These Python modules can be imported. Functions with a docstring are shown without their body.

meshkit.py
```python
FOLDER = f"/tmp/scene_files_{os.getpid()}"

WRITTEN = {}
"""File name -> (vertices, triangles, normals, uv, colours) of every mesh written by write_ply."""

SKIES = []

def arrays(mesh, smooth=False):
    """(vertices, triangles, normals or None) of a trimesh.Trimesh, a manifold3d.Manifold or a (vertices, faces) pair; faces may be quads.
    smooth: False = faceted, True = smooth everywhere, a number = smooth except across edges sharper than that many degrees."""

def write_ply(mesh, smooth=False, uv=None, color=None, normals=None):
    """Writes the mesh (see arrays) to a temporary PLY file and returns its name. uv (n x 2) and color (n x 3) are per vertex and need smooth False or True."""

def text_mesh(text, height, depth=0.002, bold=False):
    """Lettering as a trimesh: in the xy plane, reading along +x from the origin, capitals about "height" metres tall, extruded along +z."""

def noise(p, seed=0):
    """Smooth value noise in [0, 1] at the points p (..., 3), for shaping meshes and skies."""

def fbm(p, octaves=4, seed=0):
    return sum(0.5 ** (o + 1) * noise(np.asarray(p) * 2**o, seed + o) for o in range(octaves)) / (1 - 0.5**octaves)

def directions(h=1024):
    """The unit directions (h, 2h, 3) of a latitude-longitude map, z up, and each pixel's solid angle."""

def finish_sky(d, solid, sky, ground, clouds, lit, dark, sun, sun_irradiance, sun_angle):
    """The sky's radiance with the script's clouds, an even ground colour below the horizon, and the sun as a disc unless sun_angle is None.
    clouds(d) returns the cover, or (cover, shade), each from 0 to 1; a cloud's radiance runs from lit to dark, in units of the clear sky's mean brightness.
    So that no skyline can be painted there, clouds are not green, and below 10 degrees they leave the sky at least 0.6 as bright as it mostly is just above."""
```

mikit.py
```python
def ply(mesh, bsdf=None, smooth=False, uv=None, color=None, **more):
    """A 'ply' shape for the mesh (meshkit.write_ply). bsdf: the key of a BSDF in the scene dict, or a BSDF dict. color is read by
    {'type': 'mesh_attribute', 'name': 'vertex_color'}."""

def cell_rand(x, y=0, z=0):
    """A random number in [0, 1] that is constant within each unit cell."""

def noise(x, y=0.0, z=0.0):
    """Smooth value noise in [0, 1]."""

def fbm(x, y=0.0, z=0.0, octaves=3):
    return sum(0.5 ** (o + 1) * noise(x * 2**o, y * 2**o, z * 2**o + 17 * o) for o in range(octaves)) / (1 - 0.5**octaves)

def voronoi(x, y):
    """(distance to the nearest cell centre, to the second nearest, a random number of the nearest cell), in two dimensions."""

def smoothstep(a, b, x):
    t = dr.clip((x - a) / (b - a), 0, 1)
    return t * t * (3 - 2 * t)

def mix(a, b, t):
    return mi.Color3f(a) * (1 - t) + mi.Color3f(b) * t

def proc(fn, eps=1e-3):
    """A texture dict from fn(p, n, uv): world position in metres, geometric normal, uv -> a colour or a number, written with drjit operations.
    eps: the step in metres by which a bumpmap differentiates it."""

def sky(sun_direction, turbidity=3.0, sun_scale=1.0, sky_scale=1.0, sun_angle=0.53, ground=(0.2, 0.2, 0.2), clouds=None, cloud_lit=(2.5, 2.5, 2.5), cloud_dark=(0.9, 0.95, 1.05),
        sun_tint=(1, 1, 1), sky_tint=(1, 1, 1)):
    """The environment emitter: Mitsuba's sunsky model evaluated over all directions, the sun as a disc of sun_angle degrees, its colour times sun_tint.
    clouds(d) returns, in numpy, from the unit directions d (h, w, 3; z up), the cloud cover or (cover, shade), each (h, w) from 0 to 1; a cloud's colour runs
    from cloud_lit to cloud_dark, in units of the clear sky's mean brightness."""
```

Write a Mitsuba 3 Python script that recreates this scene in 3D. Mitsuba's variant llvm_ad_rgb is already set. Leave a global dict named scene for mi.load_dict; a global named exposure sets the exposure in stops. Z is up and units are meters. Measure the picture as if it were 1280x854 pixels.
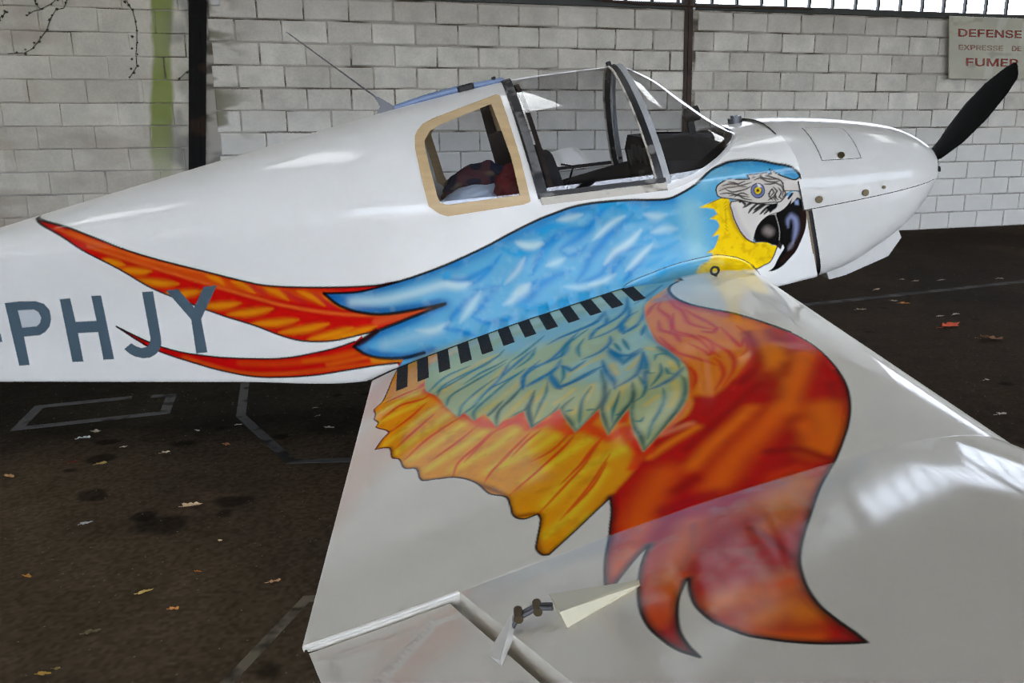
import math, random
import numpy as np, trimesh, shapely.geometry as sg
import drjit as dr, mitsuba as mi
import mikit, meshkit
from mikit import proc, noise, fbm, voronoi, cell_rand, smoothstep, mix
random.seed(7); rng = np.random.default_rng(7)
scene, labels = {'type': 'scene'}, {}
T = mi.ScalarTransform4f

# ------------------------------------------------------------------ camera, sky, exposure
FOCAL, PITCH, ROLL, CAM_H = 1010.0, math.radians(13.7), math.radians(-0.7), 1.4
_c, _s = math.cos(PITCH), math.sin(PITCH)
_fwd, _dn, _rt = np.array([0, _c, -_s]), np.array([0, -_s, -_c]), np.array([1.0, 0, 0])
_D = _rt*math.sin(ROLL) + _dn*math.cos(ROLL)
CAM = np.array([0, 0, CAM_H])
scene['camera'] = {'type': 'perspective', 'fov': 2*math.degrees(math.atan(640/FOCAL)), 'fov_axis': 'x', 'near_clip': 0.05, 'far_clip': 500.0,
                   'to_world': T().look_at(origin=CAM.tolist(), target=(CAM+_fwd).tolist(), up=(-_D).tolist())}
exposure = 5.08

def clouds(d):
    r = np.linalg.norm(d, axis=-1)
    a = np.arctan2(d[..., 0], d[..., 1]); e = np.arcsin(np.clip(d[..., 2]/np.maximum(r, 1e-9), -1, 1))
    n = 0.5 + 0.25*np.sin(3*a+1.3+4*e) + 0.25*np.sin(7*a-0.4-6*e+np.sin(3*a))
    return np.clip(0.86 + 0.14*n, 0, 1), np.clip(0.30+0.35*n, 0, 1)
scene['sky'] = mikit.sky((-0.35, -0.35, 0.87), turbidity=4.0, sun_scale=0.0, sky_scale=1.0, ground=(0.25, 0.24, 0.22), clouds=clouds,
                         cloud_lit=(1.90, 2.03, 2.26), cloud_dark=(1.10, 1.23, 1.44), sky_tint=(0.89, 1.0, 1.13))

# ------------------------------------------------------------------ helpers
def lin(r, g=None, b=None):
    c = np.array(r if g is None else (r, g, b), float)/255.0
    return np.where(c <= 0.04045, c/12.92, ((c+0.055)/1.055)**2.4)
def rgb(*c): return {'type': 'rgb', 'value': [float(x) for x in lin(*c)]}
def mat(name, color, rough=0.5, metal=0.0, spec=0.5, coat=0.0, bump=None, bump_scale=1.0, raw=False):
    if isinstance(color, tuple): color = rgb(*color)
    b = {'type': 'principled', 'base_color': color, 'roughness': rough, 'metallic': metal, 'specular': spec}
    if coat: b['clearcoat'] = coat; b['clearcoat_gloss'] = 0.95
    if bump is not None: b = {'type': 'bumpmap', 'arbitrary': {**bump}, 'scale': bump_scale, 'bsdf': b}
    scene[name] = {'type': 'twosided', 'bsdf': b}
    return name
def put(key, mesh, m, smooth=False, label=None, cat=None, group=None, kind=None, uv=None, color=None, **more):
    scene[key] = mikit.ply(mesh, m, smooth=smooth, uv=uv, color=color, **more)
    note(key, label, cat, group, kind)
    return key
def note(key, label=None, cat=None, group=None, kind=None):
    d = {k: v for k, v in dict(label=label, category=cat, group=group, kind=kind).items() if v}
    if d: labels.setdefault(key, {}).update(d)
_count = {}
def num(name):
    k = _count.get(name, 0); _count[name] = k+1
    return name if k == 0 else f'{name}_{k:03d}'
def tm(v, f): return trimesh.Trimesh(np.asarray(v, float), np.asarray(f), process=False)
def grid(P, flip=False):
    """P (n, m, 3) -> quads as triangles"""
    n, m = P.shape[:2]
    i, j = np.meshgrid(np.arange(n-1), np.arange(m-1), indexing='ij')
    a, b, c, d = i*m+j, (i+1)*m+j, (i+1)*m+j+1, i*m+j+1
    f = np.vstack([np.stack([a, b, c], -1).reshape(-1, 3), np.stack([a, c, d], -1).reshape(-1, 3)])
    return tm(P.reshape(-1, 3), f[:, ::-1] if flip else f)
def cat(*m): return trimesh.util.concatenate([x for x in m if x is not None])
def box(sx, sy, sz, c=(0, 0, 0), bevel=0.0):
    if bevel:
        b = bevel
        pts = [(x*(sx/2-b*(k != 0)), y*(sy/2-b*(k != 1)), z*(sz/2-b*(k != 2))) for x in (-1, 1) for y in (-1, 1) for z in (-1, 1) for k in range(3)]
        m = trimesh.convex.convex_hull(np.array(pts))
    else: m = trimesh.creation.box((sx, sy, sz))
    m.apply_translation(c); return m
def tube(pts, r, sides=8, closed=False):
    p = np.asarray(pts, float); n = len(p); r = np.broadcast_to(r, (n,))
    t = np.gradient(p, axis=0) if not closed else np.roll(p, -1, 0)-np.roll(p, 1, 0)
    t /= np.linalg.norm(t, axis=1, keepdims=True)+1e-12
    up = np.where(np.abs(t[:, 2:]) < 0.9, [0, 0, 1.0], [1.0, 0, 0]); a = np.cross(t, up); a /= np.linalg.norm(a, axis=1, keepdims=True)
    for k in range(1, n):
        v = a[k-1]-t[k]*(a[k-1]@t[k]); a[k] = v/np.linalg.norm(v)
    b = np.cross(t, a); g = np.linspace(0, 2*np.pi, sides+1)[None, :, None]
    P = p[:, None]+r[:, None, None]*(np.cos(g)*a[:, None]+np.sin(g)*b[:, None])
    if closed: return grid(np.concatenate([P, P[:1]]))
    m = grid(P)
    caps = []
    for q, fl in ((P[0], False), (P[-1], True)):
        c = q[:-1].mean(0); k = len(q)-1
        f = np.array([[i, i+1, k+1] for i in range(k)])
        caps.append(tm(np.vstack([q, c]), f[:, ::-1] if fl else f))
    return cat(m, *caps)
def strip(P, N, width_dir, w, th):
    """a flat bar along polyline P with outward normals N, half width w along width_dir, thickness th"""
    P, N, W = (np.asarray(x, float) for x in (P, N, width_dir)); W = np.broadcast_to(W, P.shape)
    ring = [P-W*w, P-W*w+N*th, P+W*w+N*th, P+W*w, P-W*w]
    return grid(np.stack(ring, 1))
def prism(poly, depth):
    m = trimesh.creation.extrude_polygon(sg.Polygon(poly) if not hasattr(poly, 'exterior') else poly, depth); return m
def sstep(a, b, x):
    t = np.clip((x-a)/(b-a), 0, 1); return t*t*(3-2*t)

# ------------------------------------------------------------------ the hangar wall frame: s along the back wall, n out from it, z up
WY = math.radians(15.32); WDIR = np.array([math.cos(WY), math.sin(WY), 0]); WN = np.array([math.sin(WY), -math.cos(WY), 0]); WO = np.array([0, 11.168, 0])
WM = np.eye(4); WM[:3, 0], WM[:3, 1], WM[:3, 2], WM[:3, 3] = WDIR, -WN, [0, 0, 1], WO     # local (s, depth into wall, z)
def wall_tf(m): m = m.copy(); m.apply_transform(WM); return m
CH, BW = 0.2634, 0.5440
def pix(P):
    P = np.atleast_2d(P)-CAM; R = _rt*math.cos(ROLL)-_dn*math.sin(ROLL); z = P@_fwd
    return np.c_[640+FOCAL*(P@R)/z, 427+FOCAL*(P@_D)/z], z
# ------------------------------------------------------------------ the aeroplane's own frame: x to the nose, y out along the near wing, z up
AY, AT, AR = math.radians(2.2), math.radians(15.0), math.radians(-3.0)
_fx = np.array([math.cos(AY)*math.cos(AT), math.sin(AY)*math.cos(AT), math.sin(AT)]); _sd = np.array([math.sin(AY), -math.cos(AY), 0]); _up = np.cross(_fx, -_sd)
AM = np.eye(4); AM[:3, 0], AM[:3, 1], AM[:3, 2] = _fx, _sd*math.cos(AR)+_up*math.sin(AR), _up*math.cos(AR)-_sd*math.sin(AR)
AM[:3, 3] = [-0.59467, 3.36462, 0.36695]
def A(m): m = m.copy(); m.apply_transform(AM); return m
def to_air(P): return (np.asarray(P, float)-AM[:3, 3])@AM[:3, :3]
def air(p): return np.atleast_2d(p)@AM[:3, :3].T+AM[:3, 3]
# ------------------------------------------------------------------ aeroplane surfaces (functions of the aeroplane's own frame)
from scipy.interpolate import PchipInterpolator as PC
YC = -0.52
f_w = PC([-3.0, -2.0, -1.0, 0.0, 0.35, 0.8, 2.1], [0.012, 0.160, 0.317, 0.473, 0.517, 0.52, 0.52])
f_zb = PC([-3.0, -1.704, -0.596, -0.03, 0.3, 1.0, 2.1], [0.735, 0.431, 0.163, 0.031, 0.01, -0.02, -0.055])
f_zc = lambda x: np.minimum(0.5-0.160*(x-1.43), f_zt(x)-0.03)
_ztail = PC([-3.0, -1.0, 0.3, 0.9, 0.95, 1.42, 1.5], [1.06, 1.098, 1.107, 1.09, 1.086, 1.02, 1.01])
_zdeck = PC([1.3, 1.42, 1.7, 1.84, 2.1], [.66, .655, .640, .626, .612])
f_zt = lambda x: np.where(np.asarray(x) < 1.405, _ztail(x), _zdeck(x))
f_n = lambda x: np.where(np.asarray(x) < 1.405, np.interp(x, [-3.0, 0.2, 0.8, 1.42], [2.0, 1.85, 1.65, 1.62]), 2.1)
def section(x, t, w, zc, zt, n):
    """upper curve: t 0 at the sill .. 1 at the crown; returns y, z"""
    th = np.clip(t, 0, 1)*np.pi/2
    return YC+w*np.maximum(np.cos(th), 0)**(2/n), zc+(zt-zc)*np.maximum(np.sin(th), 0)**(2/n)
def fuselage_grid(xs, nv_side, nv_top):
    X = []
    for x in xs:
        w, zb, zc, zt, n = float(f_w(x)), float(f_zb(x)), float(f_zc(x)), float(f_zt(x)), float(f_n(x))
        zs = np.linspace(zb, zc, nv_side, endpoint=False); ys = np.full_like(zs, YC+w)
        # soft lower edge
        r = 0.018; k = np.clip((zs-zb)/r, 0, 1); ys = ys-r*(1-np.sqrt(np.maximum(1-(1-k)**2, 0)))
        t = np.linspace(0, 1, nv_top)**0.9
        y, z = section(x, t, w, zc, zt, n)
        X.append(np.c_[np.full(nv_side+nv_top, x), np.r_[ys, y], np.r_[zs, z]])
    return np.array(X)
# wing sections: upper and lower surfaces at the root (y = 0) and at the crank (y = 1.7)
RU = PC([0, .12, .35, .65, .93, 1.19, 1.4, 1.55, 1.66, 1.72, 1.742, 1.75], [.050, .070, .093, .117, .130, .139, .131, .110, .076, .038, .012, -.025])
RL = PC([0, .3, .8, 1.3, 1.6, 1.72, 1.742, 1.75], [.038, .0, -.06, -.088, -.082, -.060, -.045, -.025])
KU = PC([0, .395, .525, .916, 1.143, 1.409, 1.55, 1.65, 1.70, 1.716, 1.722], [-.022, .011, .025, .062, .075, .080, .066, .036, .002, -.018, -.045])
KL = PC([0, .3, .7, 1.2, 1.55, 1.69, 1.714, 1.722], [-.036, -.065, -.105, -.128, -.112, -.082, -.066, -.045])
KINK = 1.70
DIH = 0.21
def le_x(y): return np.where(y < KINK, 1.75+(1.722-1.75)*y/KINK, 1.722-0.05*(y-KINK))
def te_x(y): return np.where(y < KINK, 0.0, 0.01+0.43*(y-KINK))
def wing_z(c, y, upper=True):
    """c chord fraction from the trailing edge"""
    y = np.asarray(y, float); q = np.clip(y/KINK, 0, 1)
    U, L = (RU, KU) if upper else (RL, KL)
    z = (1-q)*U(c*1.75)+q*L(c*1.722)
    out = np.maximum(y-KINK, 0)
    k = (le_x(y)-te_x(y))/1.72
    z = np.where(y > KINK, z*k+DIH*out, z)
    return z
RIBS = np.arange(0.0, 3.6, 0.34)
def wing_skin(c, y):
    z = wing_z(c, y)
    ph = y/0.34
    sag = 0.0005*(np.sin(np.pi*(ph-np.floor(ph)))**2)*sstep(0.03, 0.2, c)*(1-sstep(0.72, 0.95, c))
    wob = 0.00035*(np.sin(5.1*y+3.3*c+1)*np.sin(9*c*1.72-2.2*y))*sstep(0.02, 0.2, c)*(1-sstep(0.8, 0.97, c))
    return z-sag+wob
def wing_pt(x, y): 
    c = (x-te_x(y))/(le_x(y)-te_x(y)); return np.stack([x, y, wing_skin(c, y)], -1)
# cowling
f_cw = PC([1.97, 2.1, 2.3, 2.45, 2.55, 2.63, 2.68, 2.705], [.525, .520, .495, .455, .405, .335, .26, .18])
f_ct = PC([1.97, 2.1, 2.3, 2.45, 2.55, 2.63, 2.68, 2.705], [.622, .590, .530, .475, .430, .372, .318, .270])
f_cb = PC([1.97, 2.1, 2.3, 2.45, 2.55, 2.63, 2.68, 2.705], [-.078, -.078, -.056, -.012, .036, .090, .135, .165])
f_cn = PC([1.97, 2.1, 2.3, 2.45, 2.55, 2.63, 2.68, 2.705], [9.0, 7.0, 4.2, 3.4, 2.9, 2.6, 2.5, 2.5])
def cowl_ring(x, a, grow=0.0):
    """a: angle 0 = bottom centre .. pi = top centre on the near side"""
    w, zt, zb = float(f_cw(x))+grow, float(f_ct(x))+grow, float(f_cb(x))-grow
    zm = zb+(zt-zb)*0.52; n = np.where(np.cos(a) > 0, float(f_cn(x)), 2.5)
    y = w*np.maximum(np.sin(a), 0)**(2/n); cz = -np.cos(a)
    h = np.where(cz > 0, zt-zm, zm-zb)
    return YC+y, zm+np.sign(cz)*h*np.abs(cz)**(2/n)

def fus_y(x, z):
    """the near side of the fuselage skin at x, z"""
    x, z = np.asarray(x, float), np.asarray(z, float)
    w, zc, zt, n = f_w(x), f_zc(x), f_zt(x), f_n(x)
    k = np.clip((z-zc)/(zt-zc), 0, 1)
    return YC+w*np.maximum(1-k**n, 0)**(1/n)
def deck_z(x, y):
    w, zc, zt, n = f_w(x), f_zc(x), f_zt(x), f_n(x)
    return zc+(zt-zc)*np.maximum(1-np.minimum(np.abs(y-YC)/w, 1)**n, 0)**(1/n)
def solve_px(px, py, fn, guess):
    pass
WS0, WS1 = 1.42, 1.845
ws_w = lambda x: 0.52*np.maximum(1-np.clip((np.asarray(x)-WS0)/(WS1-WS0), 0, 1)**2.5, 0)**0.4
ws_top = PC([1.42, 1.45, 1.552, 1.643, 1.736, 1.798, 1.845], [1.018, 1.005, .929, .827, .72, .655, .615])
sill = lambda x: f_zc(x)+0.018
DENSE, WDENSE = (1600, 190, 70), (620, 620, 260, 500)
# ------------------------------------------------------------------ materials of the place
WDx, WDy = float(WDIR[0]), float(WDIR[1])
def wall_s(p): return (p.x-float(WO[0]))*WDx+(p.y-float(WO[1]))*WDy
def block_fn(p, n, uv):
    s, z = wall_s(p), p.z
    row = dr.floor(z/CH)
    s0 = dr.select(s > 2.6, 2.984, -2.862)
    u = (s-s0)/BW+0.5*(row-2*dr.floor(row/2))
    tone = cell_rand(dr.floor(u), row, 3)
    c = mix((0.80, 0.76, 0.68), (0.67, 0.625, 0.55), tone)
    c = c*(0.90+0.16*cell_rand(dr.floor(u), row, 8))*(0.80+0.36*fbm(s*5, z*5, 2.0))*(0.94+0.12*noise(s*60, z*60))
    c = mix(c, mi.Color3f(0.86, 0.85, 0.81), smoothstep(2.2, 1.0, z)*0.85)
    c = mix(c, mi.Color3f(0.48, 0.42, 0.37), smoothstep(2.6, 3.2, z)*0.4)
    # moss and damp beside the left steel post
    near = smoothstep(0.62, 0.0, s+3.74)*smoothstep(0.50, 0.72, fbm(s*3+4, z*7.0, 1.0)+0.18*smoothstep(0.25, 0, s+3.74))
    c = mix(c, mi.Color3f(0.125, 0.115, 0.045), near*0.8)
    d = dr.abs(z/CH-dr.floor(z/CH+0.5))
    moss = smoothstep(0.14, 0.0, d)*smoothstep(0.5, 0.75, fbm(s*1.7, row*3.1, 5.0))
    c = mix(c, mi.Color3f(0.10, 0.095, 0.045), moss*0.55*smoothstep(1.7, 2.6, z))
    return c
def mortar_fn(p, n, uv):
    s, z = wall_s(p), p.z
    k = fbm(s*3, z*9, 1.0)
    c = mix((0.46, 0.42, 0.36), (0.12, 0.10, 0.075), smoothstep(0.42, 0.75, k))
    return mix(c, mi.Color3f(0.52, 0.52, 0.5), smoothstep(1.9, 0.9, z)*0.5)
def old_block_fn(p, n, uv):
    s, z = wall_s(p), p.z
    row = dr.floor((z-0.106)/0.2605)
    tone = cell_rand(dr.floor((s+5.44)/0.608+0.5*(row-2*dr.floor(row/2))), row, 9)
    c = mix((0.74, 0.695, 0.60), (0.63, 0.58, 0.49), tone)*(0.84+0.3*fbm(s*4, z*4, 7.0))*(0.95+0.1*noise(s*55, z*55))
    c = mix(c, mi.Color3f(0.40, 0.31, 0.24), smoothstep(0.55, 0.8, fbm(s*1.6, z*3.4, 3.0))*0.35)
    # the green run of algae
    w = noise(s*0.0+2.0, z*3.6)
    lean = (z-2.2)*0.10
    a = smoothstep(0.15, 0.09, dr.abs(s+4.26-lean)+0.05*(w-0.5)+0.03*noise(s*9, z*9))
    alg = a*smoothstep(0.8, 1.6, z)*(0.82+0.18*noise(3.0, z*5))
    c = mix(c, mi.Color3f(0.26, 0.31, 0.075), dr.clip(alg*1.0, 0, 1))
    b = smoothstep(0.22, 0.05, dr.abs(s+3.97-lean))*smoothstep(0.40, 0.7, fbm(s*2.4, z*1.8, 11.0))
    c = mix(c, mi.Color3f(0.17, 0.18, 0.09), b*0.6)
    g = smoothstep(0.3, 0.0, dr.abs(s+4.02-lean))*smoothstep(0.52, 0.75, fbm(s*3.1, z*2.2, 21.0))
    return mix(c, mi.Color3f(0.16, 0.16, 0.165), g*0.55)
def block_bump(p, n, uv):
    s, z = wall_s(p), p.z
    return 0.0022*fbm(s*40, z*40, p.y*3)+0.0012*noise(s*140, z*140)
def floor_fn(p, n, uv):
    k = fbm(p.x*0.7, p.y*0.7, 1.0, 4)
    c = mix((0.062, 0.044, 0.027), (0.036, 0.027, 0.0185), smoothstep(0.35, 0.65, k))
    c = c*(0.72+0.55*noise(p.x*70, p.y*70))*(0.8+0.4*fbm(p.x*9, p.y*9, 3.0))
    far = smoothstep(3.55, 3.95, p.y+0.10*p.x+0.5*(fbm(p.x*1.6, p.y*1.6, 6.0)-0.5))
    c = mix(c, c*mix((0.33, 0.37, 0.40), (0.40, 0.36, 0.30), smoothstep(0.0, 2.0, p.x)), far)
    for sx, sy, sr in ((-1.93, 3.53, 0.10), (-2.46, 3.26, 0.12), (-1.62, 3.72, 0.09), (-2.0, 3.75, 0.06), (-2.0, 3.40, 0.05), (-1.75, 3.13, 0.09), (-1.35, 2.85, 0.15), (-2.05, 2.75, 0.10), (-1.15, 3.05, 0.10), (-1.45, 2.92, 0.07)):
        q = dr.sqrt(dr.square(p.x-sx)+dr.square((p.y-sy)*1.3))+0.05*(noise(p.x*13, p.y*13)-0.5)
        c = c*(1-0.6*smoothstep(sr, sr*0.45, q))
    sp = voronoi(p.x*2.1, p.y*2.1)
    c = c*(1-0.62*smoothstep(0.14, 0.05, sp[0]+0.05*noise(p.x*20, p.y*20))*smoothstep(0.55, 0.6, sp[2]))
    v = voronoi(p.x*26, p.y*26)
    c = mix(c, mi.Color3f(0.16, 0.14, 0.115), smoothstep(0.10, 0.05, v[0])*smoothstep(0.90, 0.94, v[2])*0.8)
    return c
def floor_bump(p, n, uv): return 0.004*fbm(p.x*38, p.y*38, 2.0)+0.006*fbm(p.x*5, p.y*5, 8.0)
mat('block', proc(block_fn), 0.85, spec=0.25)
mat('old_block', proc(old_block_fn), 0.9, spec=0.2)
mat('mortar', proc(mortar_fn), 0.95, spec=0.1)
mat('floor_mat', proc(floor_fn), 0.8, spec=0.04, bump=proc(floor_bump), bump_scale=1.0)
mat('steel_dark', proc(lambda p, n, uv: mix((0.012, 0.0115, 0.011), (0.05, 0.028, 0.018), smoothstep(0.62, 0.8, fbm(p.x*4, p.y*4, p.z*3))*0.6)), 0.75, spec=0.1)
mat('steel_rust', proc(lambda p, n, uv: mix((0.028, 0.023, 0.02), (0.085, 0.05, 0.035), fbm(p.x*3, p.y*3, p.z*9))), 0.6, spec=0.3)
mat('frame_paint', (52, 54, 50), 0.5)
mat('roof_mat', proc(lambda p, n, uv: mix((0.36, 0.32, 0.265), (0.28, 0.245, 0.20), fbm(p.x*0.6, p.y*0.6, 3.0))), 0.8, spec=0.2)
mat('side_mat', (215, 210, 200), 0.9, spec=0.2)
mat('outdoor_mat', (178, 174, 166), 0.9, spec=0.2)
mat('foliage_far', proc(lambda p, n, uv: mix((0.05, 0.075, 0.03), (0.10, 0.13, 0.055), fbm(p.x*1.5, p.y*1.5, p.z*1.5))), 0.9, spec=0.1)
scene['roof_glass'] = {'type': 'thindielectric', 'int_ior': 1.5, 'specular_transmittance': {'type': 'rgb', 'value': [0.85, 0.80, 0.70]}}
scene['pane_glass'] = {'type': 'thindielectric', 'int_ior': 1.5, 'specular_transmittance': {'type': 'rgb', 'value': [0.80, 0.81, 0.82]}}
scene['dim_glass'] = {'type': 'thindielectric', 'int_ior': 1.5, 'specular_transmittance': {'type': 'rgb', 'value': [0.22, 0.22, 0.21]}}  # darker glass, lets through far less than pane_glass

# ------------------------------------------------------------------ the setting
SL, SR, DEEP, EAVE, RIDGE = -13.0, 17.0, 19.0, 5.0, 7.9
EAVE_F = 5.3
SILL = 3.235
P1, P2 = -3.80, 2.60        # the two steel posts
m = trimesh.creation.box((SR-SL, DEEP+0.6, 0.2)); m.apply_translation(((SR+SL)/2, -DEEP/2+0.1, -0.1))
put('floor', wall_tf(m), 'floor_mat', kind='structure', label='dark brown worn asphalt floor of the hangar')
m = box(P2-P1+8, 0.2, SILL-0.06, ((P2+P1)/2+4, 0.112, (SILL-0.06)/2))
m2 = box(SR-P2-4, 0.2, SILL-0.06, ((SR+P2+4)/2, 0.112, (SILL-0.06)/2))
m3 = box(SR-P1, 0.2, 0.5, ((SR+P1)/2, 0.112, EAVE+0.25))
m4 = box(1.9, 0.2, EAVE-SILL+.1, (P1+0.95, 0.112, (EAVE+SILL)/2))
put('wall_back', wall_tf(cat(m, m2, m3, m4)), 'mortar', kind='structure', label='whitewashed concrete block wall at the back of the hangar')
m = box(P1-SL, 0.2, EAVE+0.5, ((SL+P1)/2, 0.118, (EAVE+0.5)/2))
put('wall_back_left', wall_tf(m), 'mortar', kind='structure', label='older grey block bay of the back wall left of the thick steel post')
for nm, s in (('wall_left', SL-0.1), ('wall_right', SR+0.1)):
    pts = [(-0.2, 0), (DEEP, 0), (DEEP, EAVE_F), (DEEP/2, RIDGE), (-0.2, EAVE)]
    m = prism(pts, 0.2); v = m.vertices.copy(); m.vertices = np.c_[s-0.1+v[:, 2], -v[:, 0], v[:, 1]]
    put(nm, wall_tf(m), 'side_mat', kind='structure')
# roof: two corrugated slopes
def roof(s0, s1, n0, z0, n1, z1):
    ss = np.linspace(s0, s1, int((s1-s0)/0.10)+1); P = np.zeros((len(ss), 2, 3)); w = 0.018*np.where(np.arange(len(ss)) % 2, 1, -1)
    for k, (n, z) in enumerate(((n0, z0), (n1, z1))): P[:, k] = np.c_[ss, np.full(len(ss), -n), z+w]
    return grid(P)
zr = lambda n: EAVE+0.02+(RIDGE+0.03-EAVE)*(n+0.3)/(DEEP/2+0.3) if n < DEEP/2 else RIDGE+0.05-(RIDGE-EAVE_F)*(n-DEEP/2)/(DEEP/2+0.3)
R0, R1, SKY0, SKYW, SKYP = SL-0.3, SR+0.4, SL+1.0, 0.75, 3.2
LA, LB = 4.4, 6.8
rf = [roof(R0, R1, -0.3, zr(-0.3), LA, zr(LA)), roof(R0, R1, LB, zr(LB), DEEP/2, zr(DEEP/2-1e-6)), roof(R0, R1, DEEP/2, zr(DEEP/2), DEEP+0.3, zr(DEEP+0.3))]
s = R0; k = SKY0
while s < R1:
    e = min(k, R1)
    if e-s > 0.05: rf.append(roof(s, e, LA, zr(LA), LB, zr(LB)))
    if k+SKYW < R1: put(num('skylight'), wall_tf(roof(k, k+SKYW, LA, zr(LA)+0.01, LB, zr(LB)+0.01)), 'roof_glass', kind='structure')
    s = k+SKYW; k += SKYP
put('ceiling', wall_tf(cat(*rf)), 'roof_mat', kind='structure')
for k, s in enumerate(np.arange(SL+3.2, SR, 6.4)):
    ch = [tube([(s, -0.1, EAVE-0.1), (s, -DEEP/2, RIDGE-0.15), (s, -DEEP+0.1, EAVE_F-0.1)], 0.07, 6), tube([(s, -0.1, EAVE-0.15), (s, -DEEP+0.1, EAVE_F-0.15)], 0.05, 6)]
    put(num('roof_truss'), wall_tf(cat(*ch)), 'steel_dark', kind='structure')
# blocks
def make_block(w, h, d, seed):
    r = np.random.default_rng(seed); b = 0.008
    hw, hh = w/2, h/2
    fr = np.array([[-hw+b, -hh+b], [hw-b, -hh+b], [hw-b, hh-b], [-hw+b, hh-b]])+r.normal(0, 0.0035, (4, 2))
    ed = np.array([[-hw, -hh], [hw, -hh], [hw, hh], [-hw, hh]])+r.normal(0, 0.003, (4, 2))
    P = [(x, 0+r.normal(0, 0.0012), z) for x, z in fr]+[(x, b*0.9, z) for x, z in ed]+[(x, d, z) for x, z in ed]
    f = [(0, 1, 2), (0, 2, 3)]
    for a in (0, 4):
        for i in range(4):
            j = (i+1) % 4; f += [(a+i, a+4+i, a+4+j), (a+i, a+4+j, a+j)]
    return wall_tf_rot(tm(P, f))
def wall_tf_rot(m): m = m.copy(); M = WM.copy(); M[:3, 3] = 0; m.apply_transform(M); return m
FUSE_TOP = [(0, 290), (60, 265), (260, 205), (500, 130), (530, 170), (545, 260), (660, 248), (838, 230), (900, 165), (960, 152), (1100, 152), (1165, 175), (1180, 235), (1150, 285), (1100, 330), (1020, 350), (960, 362), (1280, 535), (1280, 900)]
_poly = sg.Polygon(FUSE_TOP+[(0, 900)])
def visible(c):
    (uv, z) = pix(c); u, v = uv[0]
    return z[0] > 0 and -25 < u < 1305 and -20 < v < 870 and not _poly.buffer(-4).contains(sg.Point(u, v))
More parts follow.
